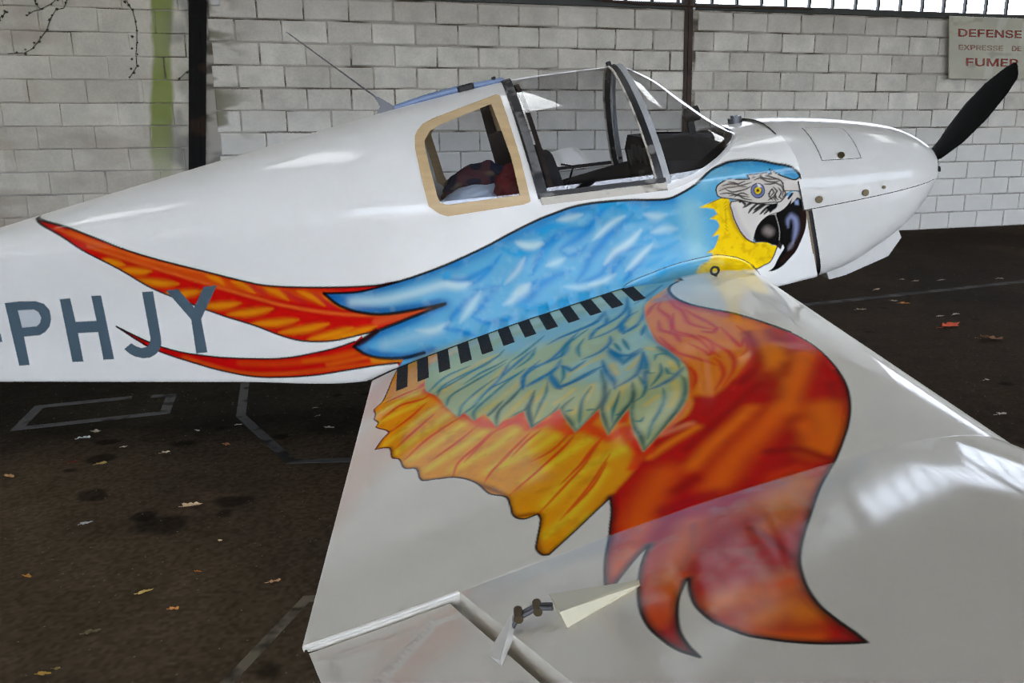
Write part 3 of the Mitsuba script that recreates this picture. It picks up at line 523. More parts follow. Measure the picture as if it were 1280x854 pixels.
('S',(0.01,0.263,0.509),[1239,317,1313,311,1374,309,1418,304],np.float64(22.5),np.float64(24.9),0.875,1),
('S',(0.01,0.263,0.509),[1286,257,1346,255,1419,273],np.float64(22.6),np.float64(25.0),0.875,1),
('S',(0.01,0.263,0.509),[1302,159,1354,183,1396,202],np.float64(19.6),np.float64(21.7),0.875,1),
('S',(0.01,0.263,0.509),[1208,186,1290,209,1347,224],np.float64(19.6),np.float64(21.6),0.75,1),
('S',(0.004,0.193,0.478),[690,210,742,203,801,249,867,269,946,278],np.float64(26.1),np.float64(28.8),0.875,1),
('S',(0.01,0.263,0.509),[693,194,775,153,876,156,985,156,1095,164],np.float64(32.9),np.float64(36.4),0.75,1),
('S',(0.01,0.263,0.509),[725,420,788,401,848,399],np.float64(22.4),np.float64(24.7),0.75,1),
('S',(0.004,0.193,0.478),[710,339,753,357,791,385],np.float64(19.3),np.float64(21.3),0.75,1),
('S',(0.01,0.263,0.509),[1211,394,1258,403,1334,404],np.float64(19.1),np.float64(21.1),0.75,1),
('S',(0.01,0.263,0.509),[1107,401,1159,432,1194,452],np.float64(19.0),np.float64(21.0),0.6875,1),
('S',(0.449,0.587,0.611),[1275,361,1235,334,1192,315,1152,304,1096,265],np.float64(14.2),np.float64(30.8),0.8400000000000001,1),
('S',(0.449,0.587,0.611),[1308,290,1273,269,1220,237,1176,211],np.float64(12.3),np.float64(26.6),0.735,1),
('S',(0.449,0.587,0.611),[700,247,739,251,767,267],np.float64(16.5),np.float64(35.7),0.735,1),
('S',(0.449,0.587,0.611),[950,499,1001,492,1054,492],np.float64(11.9),np.float64(25.9),0.6825000000000001,1),
('S',(0.449,0.587,0.611),[1221,437,1174,428,1131,409,1078,379],np.float64(12.0),np.float64(26.1),0.735,1),
('S',(0.449,0.587,0.611),[859,326,906,328,938,335],np.float64(14.2),np.float64(30.9),0.63,1),
('S',(0.449,0.587,0.611),[1010,196,1071,194,1129,209],np.float64(12.4),np.float64(26.9),0.63,1),
('S',(0.449,0.587,0.611),[763,447,803,428,863,426],np.float64(12.1),np.float64(26.1),0.63,1),
('S',(0.449,0.587,0.611),[764,271,724,255,680,223,642,215],np.float64(16.5),np.float64(35.8),0.735,1),
('S',(0.449,0.587,0.611),[559,294,488,233,440,192],np.float64(14.5),np.float64(31.4),0.6825000000000001,1),
('S',(0.449,0.587,0.611),[777,383,728,335,666,299],np.float64(12.2),np.float64(26.5),0.63,1),
('S',(0.449,0.587,0.611),[762,458,814,425,865,419],np.float64(14.1),np.float64(30.5),0.735,1),
('S',(0.449,0.587,0.611),[417,380,469,347,528,339],np.float64(16.3),np.float64(35.4),0.63,1),
('S',(0.449,0.587,0.611),[248,209,323,188,391,206],np.float64(12.5),np.float64(27.2),0.63,1),
('S',(0.449,0.587,0.611),[908,218,979,194,1055,191],np.float64(12.4),np.float64(26.9),0.525,1),
('S',(0.449,0.587,0.611),[1307,420,1355,398,1392,395],np.float64(14.0),np.float64(30.4),0.63,1),
('S',(0.449,0.587,0.611),[1320,340,1380,338,1423,326],np.float64(14.2),np.float64(30.7),0.5775000000000001,1),
('S',(0.241,0.473,0.542),[1492,389,1493,292,1488,205],np.float64(88.0),np.float64(74.5),0.75,0),
('S',(0.143,0.402,0.52),[1569,460,1644,489,1729,485],np.float64(52.3),np.float64(45.7),0.5,0),
('S',(0.036,0.271,0.467),[1624,481,1718,501,1814,477,1905,435],np.float64(19.4),np.float64(22.6),0.6,0),
('S',(0.004,0.162,0.363),[1675,522,1788,500,1893,455,1965,385],np.float64(12.9),np.float64(16.1),0.6,0),
('N',(0.323,0.517,0.576),[28.0,1.0,1.0,0.5,0.85,0.0],0.22),
('S',(0.116,0.303,0.28),[1289,129,1396,135,1500,126],np.float64(34.6),np.float64(31.1),0.6,0),
('S',(0.241,0.263,0.124),[204,73,355,93,446,97],np.float64(21.2),np.float64(24.7),0.6,0),
('U',),
('S',(0.004,0.004,0.004),[-1289,1088,-1105,1016,-968,936,-847,851,-726,777,-572,692,-359,576,-275,543,-152,507,15,465,143,440,237,433],np.float64(9.1),np.float64(4.9),0.95,0),
('S',(0.004,0.004,0.004),[82,248,-13,248,-105,250,-192,265,-275,295,-352,343,-428,400,-547,475,-666,560,-812,671,-917,783,-1026,886,-1130,989,-1289,1088],np.float64(7.9),np.float64(4.3),0.95,0),
('S',(0.004,0.004,0.004),[-1042,548,-997,506,-945,460,-886,414,-807,368,-723,332,-638,300,-485,256,-393,234,-303,222,-210,218,-116,217,-28,225],np.float64(8.1),np.float64(4.4),0.95,0),
('S',(0.004,0.004,0.004),[-1042,548,-967,456,-899,393,-782,315,-662,243,-516,176,-382,142,-246,119,-110,108,28,97,128,86],np.float64(8.1),np.float64(4.4),0.95,0),
('S',(0.004,0.004,0.004),[-84,462,51,433,140,430,237,432,301,434,451,446,633,474,751,500,871,522,941,529,1021,534,1105,527,1187,512,1268,494,1349,471,1421,457,1485,467,1540,485,1611,519,1655,526,1700,529,1743,523,1791,512,1838,494,1873,476,1927,451,1948,433,1965,406,1975,375,1977,344,1974,307],np.float64(10.6),np.float64(5.3),0.97,0),
('S',(0.004,0.004,0.004),[-84,462,-49,407,8,361,70,331,136,311,205,302,275,297,386,288],np.float64(14.7),np.float64(8.4),0.95,0),
('S',(0.004,0.004,0.004),[400,287,267,272,173,259,81,245,-4,219,-38,203],np.float64(15.5),np.float64(9.2),0.95,0),
('S',(0.004,0.004,0.004),[-38,203,-5,163,56,127,159,102,250,103],np.float64(15.8),np.float64(9.3),0.9,0),
('S',(0.023,0.004,0.004),[79,247,26,223,-15,211],np.float64(25.0),np.float64(14.3),0.9,0),
('F',(0.788,0.54,0.004),[1632,399,1576,393,1533,386,1590,363,1602,337,1566,328,1594,312,1598,282,1561,251,1592,252,1576,222,1557,199,1527,190,1550,180,1524,159,1484,149,1453,136,1436,123,1497,109,1583,99,1651,89,1720,62,1753,69,1779,74,1802,98,1827,137,1805,143,1780,167,1741,173,1704,199,1683,235,1671,267,1662,309,1661,339,1664,371,1655,394],np.float64(0.0),np.float64(3.4),1,1),
('C',None,[1632,399,1576,393,1533,386,1590,363,1602,337,1566,328,1594,312,1598,282,1561,251,1592,252,1576,222,1557,199,1527,190,1550,180,1524,159,1484,149,1453,136,1436,123,1497,109,1583,99,1651,89,1720,62,1753,69,1779,74,1802,98,1827,137,1805,143,1780,167,1741,173,1704,199,1683,235,1671,267,1662,309,1661,339,1664,371,1655,394],np.float64(0.0),np.float64(3.4),1,1),
('N',(0.55,0.287,0.004),[60.0,1.0,1.0,0.5,0.8,0.0],0.45),
('S',(0.368,0.162,0.004),[1661,372,1659,328,1668,266,1697,201],np.float64(10.1),np.float64(13.5),0.6,0),
('S',(0.752,0.581,0.124),[1461,141,1506,153,1574,144],np.float64(24.1),np.float64(20.7),0.6,0),
('S',(0.241,0.109,0.004),[1648,379,1637,372],np.float64(3.3),np.float64(2.7),0.5,0),
('S',(0.241,0.109,0.004),[1645,365,1636,358],np.float64(3.4),np.float64(2.7),0.5,0),
('S',(0.241,0.109,0.004),[1642,352,1635,343],np.float64(3.4),np.float64(2.7),0.5,0),
('S',(0.241,0.109,0.004),[1638,338,1634,329],np.float64(3.4),np.float64(2.7),0.5,0),
('S',(0.241,0.109,0.004),[1635,325,1634,315],np.float64(3.4),np.float64(2.7),0.5,0),
('S',(0.241,0.109,0.004),[1632,311,1633,300],np.float64(3.4),np.float64(2.7),0.5,0),
('S',(0.241,0.109,0.004),[1628,297,1632,286],np.float64(3.4),np.float64(2.7),0.5,0),
('S',(0.241,0.109,0.004),[1625,284,1631,271],np.float64(3.4),np.float64(2.7),0.5,0),
('S',(0.241,0.109,0.004),[1621,270,1631,257],np.float64(3.4),np.float64(2.7),0.5,0),
('U',),
('S',(0.036,0.016,0.004),[1632,399,1596,394,1568,388],np.float64(4.0),np.float64(2.7),0.8,1),
('S',(0.498,0.283,0.004),[1602,337,1577,330],np.float64(5.4),np.float64(4.0),0.7,1),
('S',(0.498,0.283,0.004),[1598,282,1561,251],np.float64(5.4),np.float64(4.1),0.7,1),
('S',(0.498,0.283,0.004),[1557,199,1527,190],np.float64(5.5),np.float64(4.1),0.7,1),
('S',(0.498,0.283,0.004),[1524,159,1476,147],np.float64(5.5),np.float64(4.1),0.7,1),
('S',(0.004,0.004,0.004),[1825,136,1802,98,1779,74,1753,69,1720,62,1703,82],np.float64(5.2),np.float64(2.8),0.9,0),
('F',(0.023,0.017,0.018),[1829,279,1866,289,1920,322,1953,313,1856,152,1835,115,1812,143,1771,166,1734,176,1742,220,1788,259],np.float64(0.0),np.float64(2.0),1,1),
('F',(0.598,0.551,0.499),[1672,376,1661,358,1661,337,1665,305,1673,268,1685,236,1704,201,1727,177,1733,198,1750,232,1781,260,1811,272,1843,275,1864,279,1894,295,1913,321,1901,334,1867,316,1833,316,1768,341,1722,368],np.float64(0.0),np.float64(2.0),1,1),
('F',(0.598,0.551,0.499),[1672,376,1724,378,1819,337,1887,331,1894,295,1841,268,1790,269,1745,237,1703,266],np.float64(0.0),np.float64(2.0),1,1),
('C',None,[1672,376,1661,358,1661,337,1665,305,1673,268,1685,236,1704,201,1727,177,1733,198,1750,232,1781,260,1811,272,1843,275,1864,279,1894,295,1913,321,1901,334,1867,316,1833,316,1768,341,1722,368],np.float64(0.0),np.float64(2.0),1,1),
('S',(0.417,0.383,0.385),[1671,338,1683,272,1712,207],np.float64(23.7),np.float64(20.3),0.5,0),
('S',(0.006,0.004,0.004),[1712,360,1723,347,1718,344],np.float64(10.7),np.float64(5.4),0.95,1),
('S',(0.006,0.004,0.004),[1731,344,1748,344,1712,335],np.float64(10.7),np.float64(5.4),0.95,1),
('S',(0.006,0.004,0.004),[1730,306,1743,319,1777,336],np.float64(10.8),np.float64(5.4),0.95,1),
('S',(0.006,0.004,0.004),[1748,300,1772,311,1809,322],np.float64(10.8),np.float64(5.4),0.95,1),
('S',(0.006,0.004,0.004),[1755,312,1782,321,1800,325],np.float64(10.8),np.float64(5.4),0.95,1),
('S',(0.006,0.004,0.004),[1776,288,1796,300,1815,312],np.float64(10.8),np.float64(5.4),0.95,1),
('S',(0.006,0.004,0.004),[1793,283,1817,298,1840,307],np.float64(10.8),np.float64(5.4),0.95,1),
('S',(0.006,0.004,0.004),[1700,362,1713,363],np.float64(10.7),np.float64(5.4),0.95,1),
('F',(0.004,0.004,0.004),[1819,330,1858,321,1855,305,1847,294,1833,289,1818,280,1812,295,1802,307,1820,315],np.float64(0.0),np.float64(3.4),1,1),
('S',(0.004,0.004,0.004),[1672,376,1701,370,1733,357,1768,338,1800,325,1842,317],np.float64(11.7),np.float64(6.7),0.9,0),
('U',),
('S',(0.036,0.011,0.01),[1669,373,1661,360,1663,338,1666,302,1676,260,1684,234,1703,199,1733,173],np.float64(5.4),np.float64(2.7),0.95,0),
('S',(0.052,0.021,0.015),[1729,178,1733,198,1750,232,1781,260,1811,272,1843,275],np.float64(3.4),np.float64(2.0),0.9,0),
('F',(0.004,0.004,0.004),[1838,269,1808,273,1779,260,1752,236,1741,213,1733,193,1742,181,1780,167,1802,146,1827,138,1836,158,1840,185,1843,226],np.float64(0.0),np.float64(2.0),1,1),
('C',None,[1838,269,1808,273,1779,260,1752,236,1741,213,1733,193,1742,181,1780,167,1802,146,1827,138,1836,158,1840,185,1843,226],np.float64(0.0),np.float64(2.0),1,1),
('S',(0.241,0.199,0.178),[1793,212,1802,203],np.float64(34.1),np.float64(30.7),0.8,0),
('U',),
('F',(0.004,0.004,0.004),[1843,275,1864,278,1894,293,1912,314,1927,327,1948,324,1966,309,1970,280,1968,239,1963,206,1948,164,1925,127,1897,90,1861,63,1827,42,1791,33,1767,37,1792,49,1810,72,1832,98,1849,116,1849,129,1839,144,1840,171,1846,194,1846,225],np.float64(0.0),np.float64(2.1),1,1),
('C',None,[1843,275,1864,278,1894,293,1912,314,1927,327,1948,324,1966,309,1970,280,1968,239,1963,206,1948,164,1925,127,1897,90,1861,63,1827,42,1791,33,1767,37,1792,49,1810,72,1832,98,1849,116,1849,129,1839,144,1840,171,1846,194,1846,225],np.float64(0.0),np.float64(2.1),1,1),
('S',(0.025,0.007,0.004),[1954,257,1947,196,1920,141,1881,98,1833,65],np.float64(13.7),np.float64(13.7),0.6,0),
('S',(0.241,0.263,0.433),[1882,201,1887,231,1903,244,1917,223,1912,178,1890,128],np.float64(13.6),np.float64(17.1),0.85,1),
('S',(0.241,0.227,0.28),[1894,134,1865,103],np.float64(10.3),np.float64(13.8),0.6,1),
('F',(0.241,0.324,0.483),[1927,303,1944,302,1942,281,1927,286],np.float64(0.0),np.float64(5.4),1,1),
('U',),
('S',(0.323,0.295,0.265),[1838,271,1842,240,1844,215,1843,187,1836,158],np.float64(3.4),np.float64(2.0),0.95,0),
('F',(0.598,0.54,0.488),[1852,286,1882,302,1907,326,1923,342,1946,337,1964,317,1965,292,1951,306,1941,314,1923,301,1910,294,1919,316,1894,293,1864,278],np.float64(0.0),np.float64(2.0),1,1),
('F',(0.004,0.011,0.045),[1899,321,1919,338,1929,337,1920,325,1904,313],np.float64(0.0),np.float64(2.0),1,1),
('F',(0.503,0.458,0.404),[1615,436,1622,451,1637,459,1666,466,1692,462,1724,451,1760,444,1752,462,1780,456,1807,456,1833,449,1854,436,1848,460,1866,443,1886,424,1917,403,1945,388,1966,394,1973,365,1963,334,1924,347,1902,341,1870,316,1837,322,1784,333,1739,351,1705,370,1657,390,1620,409],np.float64(0.0),np.float64(2.0),1,1),
('C',None,[1615,436,1622,451,1637,459,1666,466,1692,462,1724,451,1760,444,1752,462,1780,456,1807,456,1833,449,1854,436,1848,460,1866,443,1886,424,1917,403,1945,388,1966,394,1973,365,1963,334,1924,347,1902,341,1870,316,1837,322,1784,333,1739,351,1705,370,1657,390,1620,409],np.float64(0.0),np.float64(2.0),1,1),
('F',(0.624,0.563,0.509),[1892,398,1919,394,1964,381,1959,339,1924,348,1899,359],np.float64(0.0),np.float64(4.0),1,1),
('S',(0.031,0.019,0.018),[1627,430,1658,434,1691,429,1725,427,1764,427],np.float64(6.6),np.float64(3.7),0.9,1),
('S',(0.031,0.019,0.018),[1643,447,1673,447,1706,437,1740,440],np.float64(6.6),np.float64(3.6),0.9,1),
('S',(0.031,0.019,0.018),[1629,417,1658,412,1685,400,1717,383,1744,371],np.float64(6.7),np.float64(3.7),0.9,1),
('S',(0.031,0.019,0.018),[1653,431,1679,411,1708,407,1738,407,1761,413],np.float64(6.7),np.float64(3.7),0.9,1),
('S',(0.031,0.019,0.018),[1671,456,1698,444,1716,426,1744,414],np.float64(6.6),np.float64(3.6),0.9,1),
('S',(0.031,0.019,0.018),[1683,388,1715,396,1742,380],np.float64(6.7),np.float64(3.7),0.9,1),
('S',(0.031,0.019,0.018),[1664,398,1697,393,1723,370,1754,355],np.float64(6.7),np.float64(3.7),0.9,1),
('S',(0.031,0.019,0.018),[1771,444,1797,445,1820,430,1843,419,1868,412],np.float64(6.6),np.float64(3.6),0.9,1),
('S',(0.031,0.019,0.018),[1778,434,1804,435,1826,416,1853,404,1879,401],np.float64(6.6),np.float64(3.7),0.9,1),
('S',(0.031,0.019,0.018),[1806,447,1837,434,1860,419,1887,399,1891,372],np.float64(6.6),np.float64(3.7),0.9,1),
('S',(0.031,0.019,0.018),[1815,406,1840,399,1865,396,1883,378],np.float64(6.7),np.float64(3.7),0.9,1),
('S',(0.031,0.019,0.018),[1824,361,1844,377,1850,362,1830,346],np.float64(6.7),np.float64(3.7),0.9,1),
('S',(0.031,0.019,0.018),[1850,384,1863,363,1847,346,1861,325],np.float64(6.7),np.float64(3.7),0.9,1),
('S',(0.031,0.019,0.018),[1870,374,1879,354,1867,336,1881,319],np.float64(6.7),np.float64(3.7),0.9,1),
('S',(0.031,0.019,0.018),[1820,336,1843,343,1852,323],np.float64(6.7),np.float64(3.7),0.9,1),
('S',(0.031,0.019,0.018),[1881,388,1889,360,1880,336],np.float64(6.7),np.float64(3.7),0.9,1),
('S',(0.031,0.019,0.018),[1835,371,1827,351,1840,330],np.float64(6.7),np.float64(3.7),0.9,1),
('S',(0.031,0.019,0.018),[1893,359,1894,341,1879,328],np.float64(6.7),np.float64(3.7),0.9,1),
('S',(0.031,0.019,0.018),[1853,353,1854,335],np.float64(6.7),np.float64(3.7),0.9,1),
('S',(0.323,0.256,0.21),[1633,437,1676,437,1731,413],np.float64(10.0),np.float64(10.0),0.45,0),
('U',),
('S',(0.006,0.004,0.004),[1615,436,1622,451,1637,459,1666,466,1692,462,1724,451,1760,444,1752,462,1780,456,1807,456,1833,449],np.float64(5.6),np.float64(3.0),0.95,0),
('S',(0.012,0.004,0.004),[1833,449,1854,436,1848,460,1866,443,1886,424,1917,403,1945,388,1966,394],np.float64(4.6),np.float64(2.7),0.95,0),
('S',(0.006,0.004,0.004),[1866,443,1886,424,1917,403,1945,388,1966,394],np.float64(5.3),np.float64(3.0),0.95,0),
('S',(0.006,0.004,0.004),[1966,394,1973,365,1963,334,1924,347,1891,356,1894,391],np.float64(3.3),np.float64(2.3),0.9,0),
('S',(0.006,0.004,0.004),[1902,341,1870,316,1837,322,1784,333,1739,351,1705,370,1657,390,1620,409,1615,436],np.float64(5.0),np.float64(3.0),0.9,0),
('F',(0.01,0.009,0.037),[1814,379,1810,368,1804,360,1794,355,1784,354,1774,357,1765,364,1759,373,1755,384,1756,395,1759,406,1766,414,1775,418,1785,419,1796,416,1804,410,1811,401,1814,390],np.float64(0.0),np.float64(2.0),1,1),
('F',(0.137,0.156,0.28),[1811,379,1808,370,1802,363,1793,359,1784,358,1775,360,1767,366,1761,374,1758,384,1758,394,1762,404,1768,411,1776,415,1785,416,1795,414,1802,408,1808,399,1811,390],np.float64(0.0),np.float64(2.0),1,1),
('F',(0.023,0.029,0.08),[1802,382,1800,376,1796,372,1790,369,1784,368,1779,370,1773,374,1770,379,1768,385,1768,392,1770,398,1774,402,1779,405,1785,406,1791,404,1796,400,1800,395,1802,389],np.float64(0.0),np.float64(2.0),1,1),
('F',(0.637,0.473,0.02),[1799,383,1797,379,1794,375,1789,373,1785,372,1780,373,1776,376,1773,381,1771,386,1771,391,1773,396,1776,400,1780,402,1785,402,1790,401,1794,398,1797,394,1799,389],np.float64(0.0),np.float64(2.0),1,1),
('F',(0.417,0.227,0.004),[1793,385,1792,382,1790,380,1787,379,1785,379,1782,379,1780,381,1778,384,1777,386,1777,389,1778,392,1780,394,1782,396,1785,396,1788,395,1790,393,1792,391,1793,388],np.float64(0.0),np.float64(2.0),1,1),
('F',(0.004,0.004,0.004),[1789,386,1789,385,1788,383,1786,383,1785,383,1783,383,1782,384,1781,385,1781,387,1781,388,1781,390,1782,391,1783,392,1785,392,1786,392,1788,391,1789,389,1789,388],np.float64(0.0),np.float64(2.0),1,1),
('F',(0.617,0.563,0.509),[1786,418,1798,408,1803,397,1789,399],np.float64(0.0),np.float64(2.7),1,1),
('F',(0.079,0.119,0.15),[-1501,776,-1431,766,-1354,748,-1323,727,-1311,694,-1323,654,-1345,625,-1376,606,-1409,598,-1486,609,-1523,478,-1574,487],np.float64(0.0),np.float64(1.9),1,0),
('F',(0.55,0.575,0.593),[-1457,729,-1382,715,-1366,700,-1365,672,-1383,650,-1404,640,-1474,651],np.float64(0.0),np.float64(1.9),1,0),
('F',(0.079,0.119,0.15),[-1243,729,-1194,721,-1217,615,-1121,596,-1095,707,-1050,698,-1119,409,-1169,418,-1137,545,-1230,563,-1265,433,-1317,443],np.float64(0.0),np.float64(1.9),1,0),
('F',(0.079,0.119,0.15),[-863,666,-813,657,-864,455,-875,423,-897,398,-919,384,-951,376,-985,380,-1021,398,-1040,419,-1053,442,-1009,460,-994,441,-972,427,-944,427,-925,440,-913,460],np.float64(0.0),np.float64(1.9),1,0),
('F',(0.079,0.119,0.15),[-755,646,-700,638,-662,544,-584,620,-526,611,-652,487,-685,336,-737,343,-697,496],np.float64(0.0),np.float64(1.8),1,0),
('F',(0.079,0.119,0.15),[-1653,661,-1587,649,-1598,612,-1664,623],np.float64(0.0),np.float64(1.9),1,0),
('F',(0.079,0.119,0.15),[-1792,826,-1667,806,-1682,771,-1771,786,-1788,739,-1718,728,-1728,693,-1800,703,-1862,542,-1914,551],np.float64(0.0),np.float64(1.9),1,0)]
